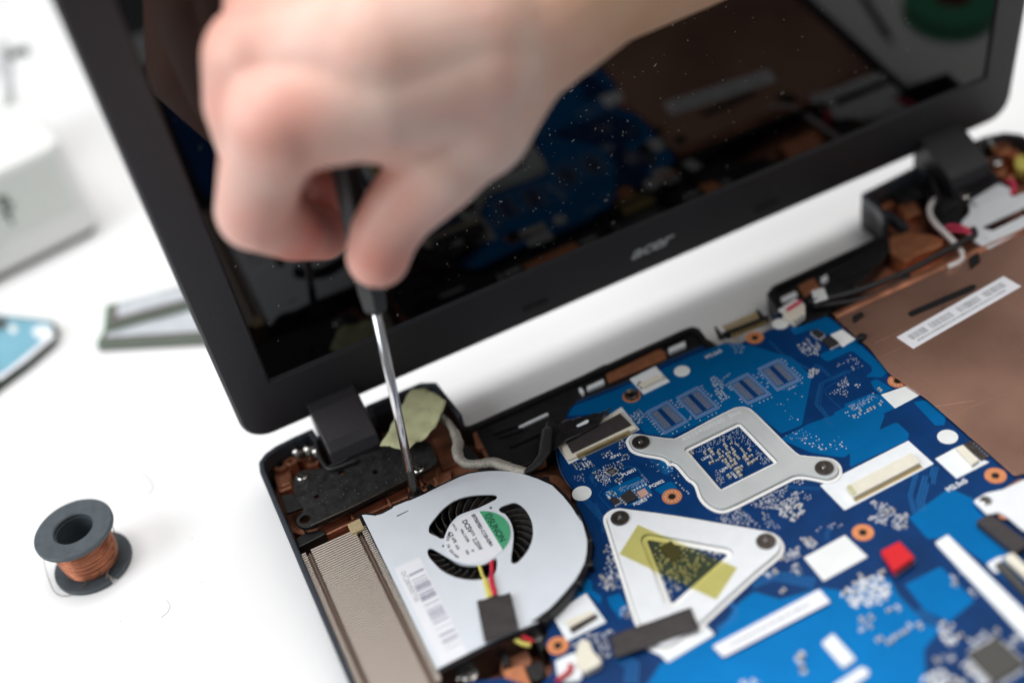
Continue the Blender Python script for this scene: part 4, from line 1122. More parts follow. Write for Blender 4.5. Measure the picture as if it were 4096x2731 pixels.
# parts inside the square window of the big bracket
for px in [(146.2,-97.5,10),(140.1,-96.6,11),(140.1,-98.3,9),(137.7,-96.6,8),(143.1,-97.8,6),(143.8,-99.6,6),(142,-99.5,9),(145.7,-99.4,6),(148.7,-97.6,6),(147.6,-99.7,6),(150,-98.7,6),(147.4,-101.6,9),(141.9,-101.7,9),(144.9,-101.5,10),(141.8,-103.8,10),(144.2,-103.6,10),(146.6,-103.3,9),(146.8,-105.6,9),(144.3,-105.7,10),(141.9,-105.7,10),(137.3,-102,10),(139.7,-102.2,7),(138.5,-100,6),(152.6,-104.3,9),(150.3,-102.3,7),(148.9,-107.6,13),(151.2,-107.4,9),(151.5,-110,10),(149,-110.5,12),(144.7,-107.3,9),(143.6,-107.8,8),(144.8,-110.2,11),(142.9,-111.1,12),(142.7,-113.2,12),(139,-111.8,11),(144.5,-111.2,8),(150.3,-99.9,6),(150.2,-103.9,6),(150.1,-105.4,7),(146.9,-94.9,5),(149.7,-94.1,5),(133.8,-93.5,9),(141.9,-107.8,9),(138.7,-108.4,6)]:
    comp('cap', px[0], px[1], rp.choice((1.5708, 1.5708, 0)), 0.115 * px[2] * rp.uniform(0.9, 1.05))
wq = [(133.8,-91.5),(155.9,-91.1),(157,-103.3),(153.8,-103.9),(148.2,-94.8),(139.2,-95.6),(134.5,-94)]
cluster(wq, 0, 0, 46, 0.5, (0.22, 0.42), 110, 0.5)
cluster([(155,-104.7),(156.1,-113.5),(152,-113.9),(153.4,-106.9)], 0, 0, 12, 0.5, (0.25, 0.4), 26, 0.5)
cluster([(136.8,-105.2),(137.8,-110.9),(137,-113.1),(134.3,-114),(134.4,-108.3)], 1, 0, 8, 0.5, (0.25, 0.4), 24, 0.5)

# memory chip footprints: silk outlines and ball pads
def lerp2(q, u, v):
    a = Vector(q[0]) * (1 - u) + Vector(q[1]) * u
    b = Vector(q[3]) * (1 - u) + Vector(q[2]) * u
    return a * (1 - v) + b * v
def frame_geo(q, e0, e1, z, h):
    def ring(e):
        return [tuple(lerp2(q, u, v)) for u, v in ((e, e), (1 - e, e), (1 - e, 1 - e), (e, 1 - e))]
    return prism(ring(e0), z, z + h, holes=[ring(e1)])
for q in ([(130,-63.5),(140.2,-62.8),(141.4,-77.9),(130.2,-78.7)], [(144,-63.2),(154.4,-62.6),(155.3,-78.3),(144.4,-78.4)], [(165,-67.8),(174.9,-67.4),(175.8,-83.3),(165.1,-83)], [(179.3,-67.6),(189.5,-67.5),(189.9,-83.2),(178.6,-83.1)]):
    fp = build('memory_footprint', merge(frame_geo(q, 0.0, 0.025, Z + 0.06, 0.04), frame_geo(q, 0.06, 0.085, Z + 0.06, 0.04)), 'silk_pale', pcb)
    balls = []
    build('pad_field', prism([tuple(lerp2(q, u, v)) for u, v in ((0.13, 0.13), (0.87, 0.13), (0.87, 0.87), (0.13, 0.87))], Z + 0.03, Z + 0.07), 'footprint_gray', fp)
    for cu in (0.155, 0.21, 0.265, 0.32, 0.375, 0.625, 0.68, 0.735, 0.79, 0.845):
        for r in range(15):
            p = lerp2(q, cu, 0.16 + 0.68 * r / 14)
            balls.append(prism(circle(p.x, p.y, 0.24, 7), Z + 0.06, Z + 0.14))
    b_ = build('ball_pads', merge(*balls), 'ball_gray', fp); b_['kind'] = 'stuff'
    build('dark_field', prism([tuple(lerp2(q, u, v)) for u, v in ((0.41, 0.14), (0.59, 0.14), (0.59, 0.86), (0.41, 0.86))], Z + 0.06, Z + 0.085), 'pcb_dark', fp)
    for k in range(9):
        for u in (-0.09, 1.09):
            if rp.random() < 0.7:
                p = lerp2(q, u, (k + 0.5) / 9)
                pad(p.x, p.y, 0.55, 0.4, Z + 0.05)
                if rp.random() < 0.5: pad(p.x + 0.6, p.y, 0.4, 0.4, Z + 0.05)
    for k in range(6):
        if rp.random() < 0.8:
            p = lerp2(q, (k + 0.5) / 6, 1.1); pad(p.x, p.y, 0.45, 0.45, Z + 0.05)

# round copper screw pads
def screw_pad(x, y, ro=3.75, ri=1.35, dots=True, cup=False):
    o_ = build('screw_pad', lathe(x, y, [(ri, Z + 0.01), (ro, Z + 0.01), (ro, Z + 0.16), (ri + 0.1, Z + 0.16)], 40), 'pad_copper', pcb)
    build('bore', prism(circle(x, y, ri + 0.02, 24), Z + 0.055, Z + 0.09), 'hole_black', o_)
    if dots:
        g = merge(*[prism(circle(x + ro * 0.68 * math.cos(k * 0.5236), y + ro * 0.68 * math.sin(k * 0.5236), 0.26, 8), Z + 0.16, Z + 0.22) for k in range(12)])
        build('solder_dots', g, 'solder', o_)
    if cup:
        build('standoff', lathe(x, y, [(1.5, Z), (2.9, Z), (2.9, Z + 1.4), (2.5, Z + 1.6), (1.5, Z + 1.0)], 28), 'dark_steel', o_)
for (x, y), d, c in zip([(188.7,-50.9),(116.5,-108.4),(163.7,-159.8)] + [(219.3,-104.8)] + [(217.1,-163.4)] + [(51,-145.6)], (0, 1, 0, 1, 0, 0), (0, 0, 0, 0, 0, 0)):
    screw_pad(x, y, dots=bool(d))
screw_pad(*[(129.8,-52.1)][0], ro=3.75, ri=1.5, dots=True, cup=True)

# round and square foil stickers
for (x, y), r in zip([(88.9,-88.2),(153.8,-51.1)] + [(201.9,-49.7)] + [(215.7,-139.2)], (3.75, 3.3, 3.5, 3.7)):
    build('round_sticker', prism(circle(x, y, r, 40), Z + 0.06, Z + 0.2), 'foil_white', pcb, bevel=0.05)
for q in ([(214.2,-67.5),(220.1,-67.6),(220.8,-75.6),(213.9,-76.5)], [(209.6,-107.5),(221.1,-109.1),(221.3,-116),(209.4,-116.6)], [(140.5,-158.2),(157.9,-157.5),(158.7,-169.5),(140.3,-170.2)]):
    quad_plate('square_sticker', q, Z + 0.06, 0.14, 'foil_white', pcb, r=0.3)
quad_plate('white_pad', [(125.3,-190.8),(130.6,-189.7),(131,-201.6),(125.6,-202.4)], Z + 0.06, 0.8, 'silk_white', pcb, r=0.8, bevel=0.2)
quad_plate('white_pad', [(119.1,-205.8),(130.9,-204.5),(132.1,-206.8),(131.2,-208.4),(120.6,-209.6)], Z + 0.06, 0.5, 'silk_white', pcb, r=0.8, bevel=0.2)
quad_plate('white_strip', [(180.5,-177),(186.2,-176.5),(186.1,-221.9),(179.1,-229.2)], Z + 0.3, 0.8, 'silk_white', pcb, r=0.8, bevel=0.2)
ll = quad_plate('long_label', [(94.7,-173.8),(136.9,-172.9),(136.9,-179.2),(95.5,-179.4)], Z + 0.9, 0.3, 'label_white', pcb, r=0.8)
q = [(94.7,-173.8),(136.9,-172.9),(136.9,-179.2),(95.5,-179.4)]
rl = random.Random(2)
marks = []
u = 0.12
while u < 0.86:
    w = rl.uniform(0.006, 0.02)
    marks.append(prism([tuple(lerp2(q, a, b)) for a, b in ((u, 0.42), (u + w, 0.42), (u + w, 0.58), (u, 0.58))], Z + 1.21, Z + 1.24))
    u += w + rl.uniform(0.006, 0.02)
build('printed_line', merge(*marks), 'ink_gray', ll)

o = build('solder_points', merge(*PADS), 'solder', pcb); o['kind'] = 'stuff'

# ---- brackets
def bracket(outline, hole, name, label, plate_mat, z, studs, gap=1.5, hgap=1.5, embed=None):
    br = build(name, prism(outline, z, z + 0.35, holes=[hole]), 'insulator_white', pcb, bevel=0.1)
    br['label'] = label
    build('dark_joint', prism(inset(outline, gap - 0.28), z + 0.352, z + 0.42, holes=[inset(hole, -hgap + 0.28)]), 'dirt_gray', br)
    build('metal_plate', prism(inset(outline, gap), z + 0.43, z + 1.5, holes=[inset(hole, -hgap)]), plate_mat, br, bevel=0.5, seg=3)
    for x, y in studs:
        n = 44
        prof = []
        ring = [(x + (3.35 + (0.16 if k % 2 else 0)) * math.cos(2 * math.pi * k / n), y + (3.35 + (0.16 if k % 2 else 0)) * math.sin(2 * math.pi * k / n)) for k in range(n)]
        build('stud', prism(ring, z + 1.4, z + 2.2, holes=[circle(x, y, 1.0, 22)]), 'dark_steel', br, bevel=0.12)
        build('stud_thread', lathe(x, y, [(0.5, z + 1.5), (1.0, z + 1.5), (1.0, z + 2.6), (0.85, z + 2.8), (0.55, z + 2.8), (0.5, z + 2.2)], 20), 'steel', br)
    return br
BZ = Z + 0.25
BO = smooth_closed([(115.2,-74.5),(116.4,-73),(118.4,-72),(120.6,-72.4),(123.2,-74.8),(128.2,-80),(131.3,-82.7),(133.7,-83.3)] + [(148.3,-82.3),(155.7,-82),(160.6,-82.2),(164.1,-84.8),(165,-90.2),(165.3,-98.8),(165.9,-115.1),(167.8,-118.6),(171.3,-121.7),(175,-125.4),(175.6,-129.5),(173.9,-133.2),(170.6,-135.2),(166.6,-134.5),(163.5,-131.1),(160.7,-128.1),(158.2,-126.7),(154.2,-126.6),(141.8,-126.8),(131,-126.8),(126.6,-125.2),(124.3,-120.7),(123.9,-115.8),(124.9,-111.8),(125.6,-109.4),(125.6,-107),(124.9,-104.6),(124.7,-96.1)] + [(122.8,-94.5),(122.8,-92),(121.5,-89.4),(117.6,-85.2),(115.2,-81.8),(114.4,-78.7)], 3)
BH = round_poly([(132.9,-92.1),(155.8,-91.6),(156.3,-115.4),(133.1,-115.8)], 0.4, 3)
b1 = bracket(BO, BH, 'chip_bracket', 'gray cross shaped bracket with a square window', 'bracket_metal', BZ, [(119.6,-79),(169.2,-128.8)])
g = text_geo('AV154000500  Sinc', 3.0, 0.05, offset=-0.02, space=1.12)
t0, t1 = [(133.5,-87.5),(156,-87)]
build('embossing', xf(g, (t0[0], t0[1], BZ + 1.5), math.atan2(t1[1] - t0[1], t1[0] - t0[0])), 'bracket_white', b1)
TO = smooth_closed([(89.6,-104.6),(92.3,-102.4),(96.3,-102.5),(100.6,-106.1),(112.3,-117.1),(123.4,-128.4),(135.7,-141.2),(138.1,-145),(138.2,-148.8),(136.8,-151.9),(133.4,-154.2),(123.1,-156.9),(110.6,-160.7),(98.4,-164.5),(88.7,-167),(82.7,-167.7),(78.9,-165.9),(77.5,-162.6),(77,-158.3),(77.5,-151.4),(82.4,-132),(87.7,-111.3)], 3)
TH = round_poly([(98.5,-121.6),(119.6,-143.3),(91.9,-151.6)], 1.6, 5)
b2 = bracket(TO, TH, 'chip_bracket', 'white triangular bracket with yellow tape across its window', 'bracket_white', BZ, [(94.7,-108.7),(132.9,-146.5)], hgap=2.2)
kq = [(98.7,-114.9),(118.4,-151),(105.2,-158.8),(86.7,-123.3)]
build('yellow_tape', crumpled(kq, BZ + 1.72, 0.05, 17), 'kapton', b2, smooth=True)
# parts seen under the yellow tape
quad_plate('chip', [(100.7,-127.6),(105.5,-127.2),(105.9,-134.4),(101.3,-135.7)], Z + 0.05, 1.0, 'chip_black', pcb, bevel=0.1)
quad_plate('white_pad', [(97.3,-163.4),(98.1,-169.7),(79.2,-171.2),(78.7,-167.5),(75.7,-162.8),(79.8,-162.6),(90.4,-164.1)], Z + 0.1, 0.4, 'silk_white', pcb, r=0.8, bevel=0.15)
o = build('black_tape', crumpled([(67.2,-153),(76,-154.4),(86.2,-155.9),(96.3,-157.2),(94.2,-166.6),(86.5,-165.2),(74.7,-163.5),(64.8,-161.8)], BZ + 1.95, 0.12, 12), 'tape_black', pcb, smooth=True)
o.modifiers.new('thickness', 'SOLIDIFY').thickness = 0.3 * S

# ---- connectors
def pins(parent, a, b_, n, w, l, z, h, material, rot=None):
    a, b_ = Vector(a), Vector(b_)
    d = b_ - a
    rz = math.atan2(d.y, d.x)
    V, F = box(0, 0, 0, w, l, h)
    me = make_mesh('pin', V, F); me.materials.append(MATS[material])
    for i in range(n):
        p = a + d * (i / (n - 1))
        place('pin', me, (p.x, p.y, z), parent, rotz=rz)
# display connector
quad_plate('silk_frame', [(91.9,-60.9),(123.3,-55.4),(123.3,-70.8),(91.5,-71.7)], Z + 0.05, 0.12, 'silk_white', pcb)
dc = quad_plate('display_connector', [(92.8,-60.6),(121.2,-57.8),(122.3,-70.7),(91.8,-70.8)], Z + 0.17, 1.2, 'cream_plastic', pcb, r=0.3, bevel=0.15)
quad_plate('connector_shell', [(95.3,-61.8),(120.6,-59.8),(121.3,-68.3),(94.7,-68.7)], Z + 1.38, 0.5, 'tape_black', dc, bevel=0.15)
pa, pb_ = [(95.9,-70.7),(118.9,-70.7)]
pins(dc, pa, pb_, 40, 0.36, 1.9, Z + 0.6, 0.9, 'gold')
pa, pb_ = [(96,-71.3),(119.1,-71.2)]
pins(dc, pa, pb_, 40, 0.34, 1.0, Z + 0.06, 0.25, 'solder')
# long white flat cable connector
quad_plate('silk_frame', [[(164,-133.6)][0], [(203.1,-132.9)][0], [(203.3,-147.2)][0], [(164.4,-148.1)][0]], Z + 0.05, 0.12, 'silk_white', pcb)
fc = quad_plate('flat_connector', [[(170.3,-140.4)][0], [(199.1,-139.9)][0], [(198.7,-145.5)][0], [(169.6,-146.2)][0]], Z + 0.17, 2.0, 'cream_plastic', pcb, r=0.4, bevel=0.25)
quad_plate('latch', [[(170.4,-140.9)][0], [(171.9,-140.9)][0], [(171.4,-145.2)][0], [(169.7,-145.5)][0]], Z + 2.2, 0.4, 'tape_crepe', fc, bevel=0.1)
pins(fc, [(170.1,-146.3)][0], [(198.5,-145.8)][0], 34, 0.55, 1.6, Z + 0.1, 0.5, 'gold')
# small white connectors
def small_connector(base, body, lip, pa, pb_, n):
    quad_plate('silk_frame', base, Z + 0.05, 0.12, 'silk_white', pcb)
    c_ = quad_plate('small_connector', body, Z + 0.18, 1.7, 'cream_plastic', pcb, r=0.2, bevel=0.2)
    quad_plate('connector_lip', lip, Z + 0.2, 0.9, 'dark_steel', c_, bevel=0.1)
    pins(c_, pa, pb_, n, 0.4, 1.0, Z + 0.1, 0.3, 'solder')
small_connector([(133.9,-42.8),(146.3,-42.1),(146.6,-53.7),(134.1,-54.1)], [(134.7,-49.1),(144.4,-48.6),(144.8,-51.5),(135.6,-52)], [(134.6,-48),(136.5,-47.1),(136.4,-51),(135.1,-51.2)], *[(135.6,-53.2),(143,-53.1)], 8)
small_connector([(54.8,-132.8),(69.1,-131.1),(69.5,-145.8),(54.4,-145.7)], [(57.4,-139.1),(67.1,-139.9),(67,-141.8),(57.3,-142.3)], [(57.3,-142),(67.4,-141.2),(67.8,-142.9),(57.4,-144)], *[(57.7,-145),(67.3,-144.9)], 6)
small_connector([(205.2,-145.5),(214.4,-145.1),(219.5,-157.2),(205.3,-157.3)], [(213.6,-146.3),(216.5,-146.6),(216.3,-155.6),(212.8,-156.1)], [(217.2,-145.8),(220.6,-145.8),(220.3,-155.5),(217.5,-155.3)], *[(220.8,-147.1),(220.6,-154.5)], 6)
# gold battery connector pins at the back edge
bc = quad_plate('battery_connector', [(178.9,-41.4),(200,-43.1),(199.2,-45.4),(179.4,-44)], Z - 1.0, 2.4, 'black_plastic', pcb, bevel=0.2)
for x, y in [(182,-38.8),(183.9,-38.9),(185.8,-38.9),(187.7,-39),(189.6,-39),(191.4,-39),(193.3,-39.1),(195.1,-39.2),(196.9,-39.1)]:
    build('pin', box(x, y - 3.0, Z - 0.2, 0.95, 9.0, 1.5, 0.0), 'gold', bc, bevel=0.2)
for pts in ([(178.3,-36),(178.7,-37),(178.2,-44.4),(176.1,-42.8)], [(198.3,-36.9),(198.8,-37.9),(198.4,-43.4),(195.8,-43.2)]):
    quad_plate('guide_post', pts, Z - 0.5, 2.2, 'chip_black', bc, bevel=0.2)
for x, y in [(181.4,-42.6),(185.2,-42.6),(189.3,-42.7),(193.2,-42.7),(199.2,-42.6),(199.2,-44.9)]:
    build('solder_leg', box(x, y, Z + 0.05, 0.8, 2.2, 0.5, 0), 'gold', bc, bevel=0.1)
# white wire plug at the back of the board
wp = quad_plate('wire_plug', [(204.6,-47.2),(215,-44.3),(215.1,-48.3),(211.7,-53.5),(205.4,-55.2),(204.7,-52.7)], Z + 0.1, 3.0, 'cream_plastic', pcb, r=0.5, bevel=0.3)
quad_plate('plug_top', [(203.8,-45.2),(213.4,-43.2),(214.3,-45.3),(204.1,-47.7)], Z + 3.1, 0.6, 'foil_white', wp, bevel=0.15)
build('plug_wire', tube2([(206.9,-47.7),(211,-46.9),(214.5,-46.3)], 18, 0.7), 'wire_pink', wp, smooth=True)
for pts in ([(205.5,-53.8),(206.5,-53.6),(206.3,-55),(205.4,-55.3)], [(207.5,-53.7),(208.4,-53.7),(208.2,-55.2),(207.2,-55.1)], [(209.4,-53.2),(210.4,-53),(210.1,-54.3),(209.3,-54.4)]):
    quad_plate('plug_mark', pts, Z + 3.11, 0.05, 'ink_gray', wp)

# ---- chips
def ic(q, h, legs, material='chip_black', leg_len=1.0, name='chip', sides='AB'):
    c_ = quad_plate(name, q, Z + 0.25, h, material, pcb, bevel=0.12)
    for s, (i, j) in zip('ABCD', ((0, 1), (2, 3), (1, 2), (3, 0))):
        if s not in sides: continue
        a, b_ = Vector(q[i]), Vector(q[j])
        ctr = (Vector(q[0]) + Vector(q[2])) / 2
        d = b_ - a; nn = Vector((-d.y, d.x)).normalized()
        if (a - ctr).dot(nn) < 0: nn = -nn
        pins(c_, a + d * 0.1 + nn * leg_len * 0.35, b_ - d * 0.1 + nn * leg_len * 0.35, legs, abs(d.length) / legs * 0.45, leg_len, Z + 0.06, 0.4, 'solder')
    return c_
ic([(101.7,-83.6),(104.9,-83.3),(105.4,-86.1),(102.4,-86.6)], 0.7, 7, sides='ABCD', leg_len=0.7)
ic([(100.1,-98.2),(104.9,-97.3),(105.5,-102.7),(100.7,-102.8)], 0.9, 4, sides='CD', leg_len=0.9)
ic([(96.1,-97.4),(98.7,-97.5),(99.2,-100.4),(96.4,-100.7)], 0.8, 4, sides='BC', leg_len=0.8)
ic([(208.8,-62.3),(211.2,-62.5),(211.8,-66.7),(208.9,-67)], 1.3, 4, sides='ABCD')
ic([(208.9,-69.1),(213.2,-69.2),(213.6,-74.4),(209,-74.6)], 1.3, 5, sides='AB')
bq = ic([(160.9,-218.2),(172,-217.9),(172.9,-229.9),(160.9,-230.7)], 1.6, 14, 'chip_gray', 1.6, sides='ABCD')
quad_plate('power_part', [(196.7,-178),(202.6,-178.1),(204.6,-193.2),(202.6,-195.5),(198.2,-195.7)], Z + 0.1, 3.0, 'tape_black', pcb, r=0.6, bevel=0.3)
# exposed copper pad with a grid of solder dots
ep = quad_plate('thermal_pad', [(106.5,-99.1),(110.1,-99.1),(110.1,-102.5),(106.4,-102.8)], Z + 0.05, 0.12, 'pad_copper', pcb)
q = [(106.5,-99.1),(110.1,-99.1),(110.1,-102.5),(106.4,-102.8)]
build('solder_dots', merge(*[prism(circle(*lerp2(q, (i + .6) / 4.2, (j + .6) / 4.2), 0.3, 8), Z + 0.17, Z + 0.26) for i in range(4) for j in range(4)]), 'solder', ep)
for x, y in [(106.4,-97.8),(107.7,-97.7),(108.9,-97.6),(110.1,-97.6),(111.3,-97.7),(106.4,-103.5),(107.7,-103.5),(109.1,-103.5),(110.3,-103.4)]:
    build('solder_pad', box(x, y, Z + 0.05, 0.7, 0.9, 0.15), 'solder', ep)
# red switch
sw = quad_plate('red_switch', [(162.6,-171.7),(170.2,-171.7),(170.1,-180),(161.1,-181.5)], Z + 0.1, 1.6, 'switch_pink', pcb, r=0.3, bevel=0.2)
build('switch_cap', prism([(161.9,-172.4),(169.5,-172.4),(169.4,-180.6),(160.3,-181.9)], Z + 1.7, Z + 4.4), 'switch_red', sw, bevel=0.3)
# right edge: pale drive cage corner, copper tongue, white plug
cg = quad_plate('cage_corner', [(201.9,-170.1),(207.6,-169.6),(213.4,-171.4),(225.3,-171.8),(231.4,-183.4),(217,-199.5),(206.9,-189.4),(206.5,-181.5),(205.6,-178.8),(201.8,-177.6)], Z + 1.5, 1.2, 'bracket_white', pcb, r=1.0, bevel=0.4)
screw(pcb, *[(205,-172.7)][0], Z + 2.7, 2.0)
quad_plate('copper_tongue', [(207.1,-175.7),(211.1,-176.7),(210.2,-179.3),(206.3,-181.9),(204.8,-179.9)], Z + 0.4, 1.0, 'bright_copper', pcb, r=0.6, bevel=0.3)
quad_plate('copper_tongue', [(215.2,-170.4),(222.3,-169.7),(222.5,-171.4),(214.8,-172.3)], Z + 0.3, 1.2, 'copper_paint', pcb, r=0.4, bevel=0.3)
ec = quad_plate('edge_connector', [(190.4,-195.2),(193.1,-195.4),(192.1,-208.1),(189.9,-210.6)], Z + 0.1, 2.0, 'chip_gray', pcb, bevel=0.2)
quad_plate('connector_lip', [(193.6,-195.2),(197.1,-195.4),(197.1,-204.4),(193.9,-208.2)], Z + 2.0, 1.6, 'cream_plastic', ec, r=0.4, bevel=0.3)
quad_plate('white_pad', [(189,-192.8),(193.2,-192.5),(195.6,-193),(189.6,-197.7),(188.8,-196.7)], Z + 0.06, 0.3, 'silk_white', pcb, r=0.5)
quad_plate('wire_socket', [(54.6,-153),(57.9,-150.1),(60.5,-151.4),(59.7,-156.6),(60.6,-161.1),(58.6,-162.1),(53.6,-162.1),(52.4,-157.4)], Z + 0.1, 3.2, 'cream_plastic', pcb, r=1.0, bevel=0.4)
quad_plate('wire_socket', [(47.2,-151.6),(54.4,-152),(53.4,-159.8),(51.5,-162.9),(45.2,-160.4),(45.6,-156.7)], Z + 0.1, 1.6, 'silk_white', pcb, r=1.0, bevel=0.3)
build('socket_wire', tube2([(50.9,-156.4),(49.5,-158.6),(45.9,-159.5),(44.1,-160.1)], 16.5, 0.9), 'wire_red', pcb, smooth=True)

# ---- printed lettering
def silk(s, p0, p1, size, material='silk_white', off=0.02):
    g = text_geo(s, size, 0.02, offset=off)
    build('board_lettering', xf(g, (p0[0], p0[1], Z + 0.09), math.atan2(p1[1] - p0[1], p1[0] - p0[0])), material, pcb)
silk('PU801', *[(105.9,-89.4),(109.9,-89.4)], 2.3)
silk('PQ802', *[(111.7,-100.4),(115.7,-100.4)], 2.2)
silk('PQ803', *[(102.5,-104.7),(107,-104.9)], 2.0)
silk('L27', *[(95.8,-76.6),(98.2,-76.5)], 2.2)
silk('-RP41', *[(106,-78.7),(109.6,-78.9)], 2.1)
silk('40', *[(96.9,-73.1),(98.6,-73.2)], 1.7)
silk('17', *[(104.7,-88.1),(106.1,-88.1)], 1.7)
silk('1', *[(100.5,-88),(100.9,-88.1)], 1.9)
silk('7', *[(100.6,-84.1),(101.3,-84.1)], 1.7)
silk('L2002', *[(135,-99),(138.9,-99)], 1.7)
silk('L2001', *[(137.7,-107.8),(141.7,-107.7)], 1.7)
silk('L2000', *[(140.5,-110),(140.6,-114)], 1.5)
silk('M2.5x5', *[(165.8,-50.5),(177.4,-50.3)], 2.6)
silk('M2.5x5', *[(199.1,-160.7),(210.9,-160.4)], 2.9, off=0.08)
silk('U2004', *[(182.3,-85.3),(186.9,-85.1)], 1.6, 'silk_pale')
for s_, p0, p1 in (('ANOM', *[(102.3,-85.4),(104.2,-85.4)]), ('HEI0', *[(102.2,-86.3),(104.1,-86.4)])):
    g = text_geo(s_, 1.0, 0.02)
    build('chip_lettering', xf(g, (p0[0], p0[1], Z + 0.97), math.atan2(p1[1] - p0[1], p1[0] - p0[0])), 'ink_gray', pcb)

# ================================================================ screwdriver
AX0 = Vector((32.9, -56.4, 18.4)); AX1 = Vector((41.4, -51.2, 104.8))
AD = (AX1 - AX0).normalized()
AXM = Matrix.Translation(AX0) @ AD.to_track_quat('Z', 'Y').to_matrix().to_4x4()
sd = empty('screwdriver', tuple(AX0))
tag(sd, 'small screwdriver with black faceted handle and steel shaft held upright over the fan screw', 'screwdriver')
build('tip', xf(lathe(0, 0, [(0.01, 0), (0.8, 0.1), (1.7, 4.5), (1.75, 12.6), (1.5, 12.8), (0.01, 12.8)], 20, closed=False), None, M=AXM), 'tip_black', sd, smooth=False)
build('shaft', xf(lathe(0, 0, [(0.01, 12.7), (1.7, 12.7), (1.72, 40), (1.76, 90), (0.01, 90)], 32, closed=False), None, M=AXM), 'chrome', sd, smooth=True)
def hexprism(prof, n=6):
    V, F = [], []
    for r, h in prof:
        for k in range(n):
            a = 2 * math.pi * (k + 0.25) / n
            V.append((r * math.cos(a), r * math.sin(a), h))
    m_ = len(prof)
    for i in range(m_ - 1):
        for k in range(n):
            F.append((i * n + k, i * n + (k + 1) % n, (i + 1) * n + (k + 1) % n, (i + 1) * n + k))
    F.append(tuple(range(n))[::-1]); F.append(tuple(range((m_ - 1) * n, m_ * n)))
    return V, F
build('handle', xf(hexprism([(3.4, 85.5), (4.6, 87.5), (5.4, 96), (5.7, 110), (5.2, 150), (5.4, 163)]), None, M=AXM), 'handle_black', sd, bevel=0.5)
build('handle_cap', xf(lathe(0, 0, [(0.01, 163), (4.6, 163), (4.8, 166), (4.2, 170), (0.01, 170.5)], 24, closed=False), None, M=AXM), 'handle_black', sd, smooth=True)

# ================================================================ hand
def capsule_chain(bm, pts):
    """tapered, overlapping balls and cones along a chain of (x, y, z, r)"""
    for i in range(len(pts)):
        x, y, z, r = pts[i]
        g = bmesh.ops.create_icosphere(bm, subdivisions=3, radius=r * S)
        bmesh.ops.translate(bm, verts=g['verts'], vec=Vector((x, y, z)) * S)
        if i:
            a = Vector(pts[i - 1][:3]); b = Vector((x, y, z)); d = b - a
            M = Matrix.Translation((a + b) / 2 * S) @ d.to_track_quat('Z', 'Y').to_matrix().to_4x4()
            bmesh.ops.create_cone(bm, cap_ends=True, segments=24, radius1=pts[i - 1][3] * S * 0.995, radius2=r * S * 0.995, depth=d.length * S, matrix=M)
HB = bmesh.new()
CH = [
 # index finger: knuckle, middle joint, last joint, tip
 [(28.6,-66.9,192.1,16),(20.5,-61.8,178.3,13.2),(13.9,-55.9,161,12.6),(24.7,-41.2,140.8,11),(35.6,-28.5,126.2,9.6)],
 # middle finger, curled behind the index
 [(31.4,-48,204,17),(25.8,-47,190.8,15.5),(23.7,-32,166.8,13),(30,-12.9,137.9,11),(45.8,-11.8,128.5,9.5)],
 # ring and little finger, mostly hidden
 [(43.5,-35.1,210.3,17),(36.8,-24,189.7,14.5),(36.6,-0.8,157.1,12),(49.8,6.8,132.6,10)],
 [(60.3,-26.2,213.6,16),(54.3,-9.3,192.2,13),(51.9,10,162.1,11),(59.3,16.6,137.6,9.5)],
 # back of the hand
 [(29.1,-65.4,192.5,16.5),(58.5,-68.4,192.1,21),(88.4,-65.7,189.3,25)],
 [(33.4,-47.5,203.7,17),(62.3,-65.7,202.8,22),(91.4,-62.6,197,26)],
 [(44.6,-35.6,210.1,17),(70.1,-57.3,208.8,21),(97.8,-56.7,199.7,25)],
 [(61.5,-25.1,212.1,16),(82.7,-41.9,210.4,20),(105.3,-47.5,200.3,24)],
 # wrist and forearm
 [(90.8,-61.3,192,26),(110.1,-55.1,189.8,27),(144.4,-40.1,193.3,29.5),(182.2,-29.8,192.4,33),(261.8,-7,191.3,38)],
 # thumb: root, knuckle, joint, tip
 [(99.8,-60,183.9,24),(85.6,-67.4,170.8,20.5),(71.4,-71.6,161.3,14.6),(56.2,-67.9,149.7,12),(49,-67.6,143,11.2),(44.6,-69.1,136.8,10.6)],
 # web between thumb and index
 [(40,-64.8,190.4,14),(57.7,-63.1,182.4,16),(77.4,-66.5,172.3,16)],
]
for c_ in CH: capsule_chain(HB, c_)
hme = bpy.data.meshes.new('hand')
HB.to_mesh(hme); HB.free()
tmp = bpy.data.objects.new('hand_tmp', hme)
COL.objects.link(tmp)
md = tmp.modifiers.new('r', 'REMESH'); md.mode = 'VOXEL'; md.voxel_size = 1.25 * S; md.use_smooth_shade = True
md = tmp.modifiers.new('s', 'SMOOTH'); md.factor = 0.6; md.iterations = 9
dg = bpy.context.evaluated_depsgraph_get()
hmesh = bpy.data.meshes.new_from_object(tmp.evaluated_get(dg))
bpy.data.objects.remove(tmp)
HL = Vector((60, -60, 150))
for v in hmesh.vertices: v.co -= HL * S
hmesh.name = 'hand'
hmesh.polygons.foreach_set('use_smooth', [True] * len(hmesh.polygons))
hmesh.materials.clear(); hmesh.materials.append(MATS['skin'])
FL = [(24,-80,198.9,20,0.5),(12.3,-65.5,164.9,18,0.5),(26.3,-46.7,139.6,20,0.9),(36.8,-34.7,133.5,22,1),(42.5,-77.2,139.2,16,0.6),(54,-77.5,155,14,0.3),(16.6,-58.4,199.7,22,0.4),(41.8,-17.4,131.7,26,1),(61.2,-51.2,153.5,20,0.8),(30.6,-42,213.8,20,0.5)]
ELB = Vector([(261.8,-7,191.3)][0]); WRI = Vector([(83.6,-63.4,193.6)][0]); FA = (ELB - WRI).normalized()
fl, sa = [], []
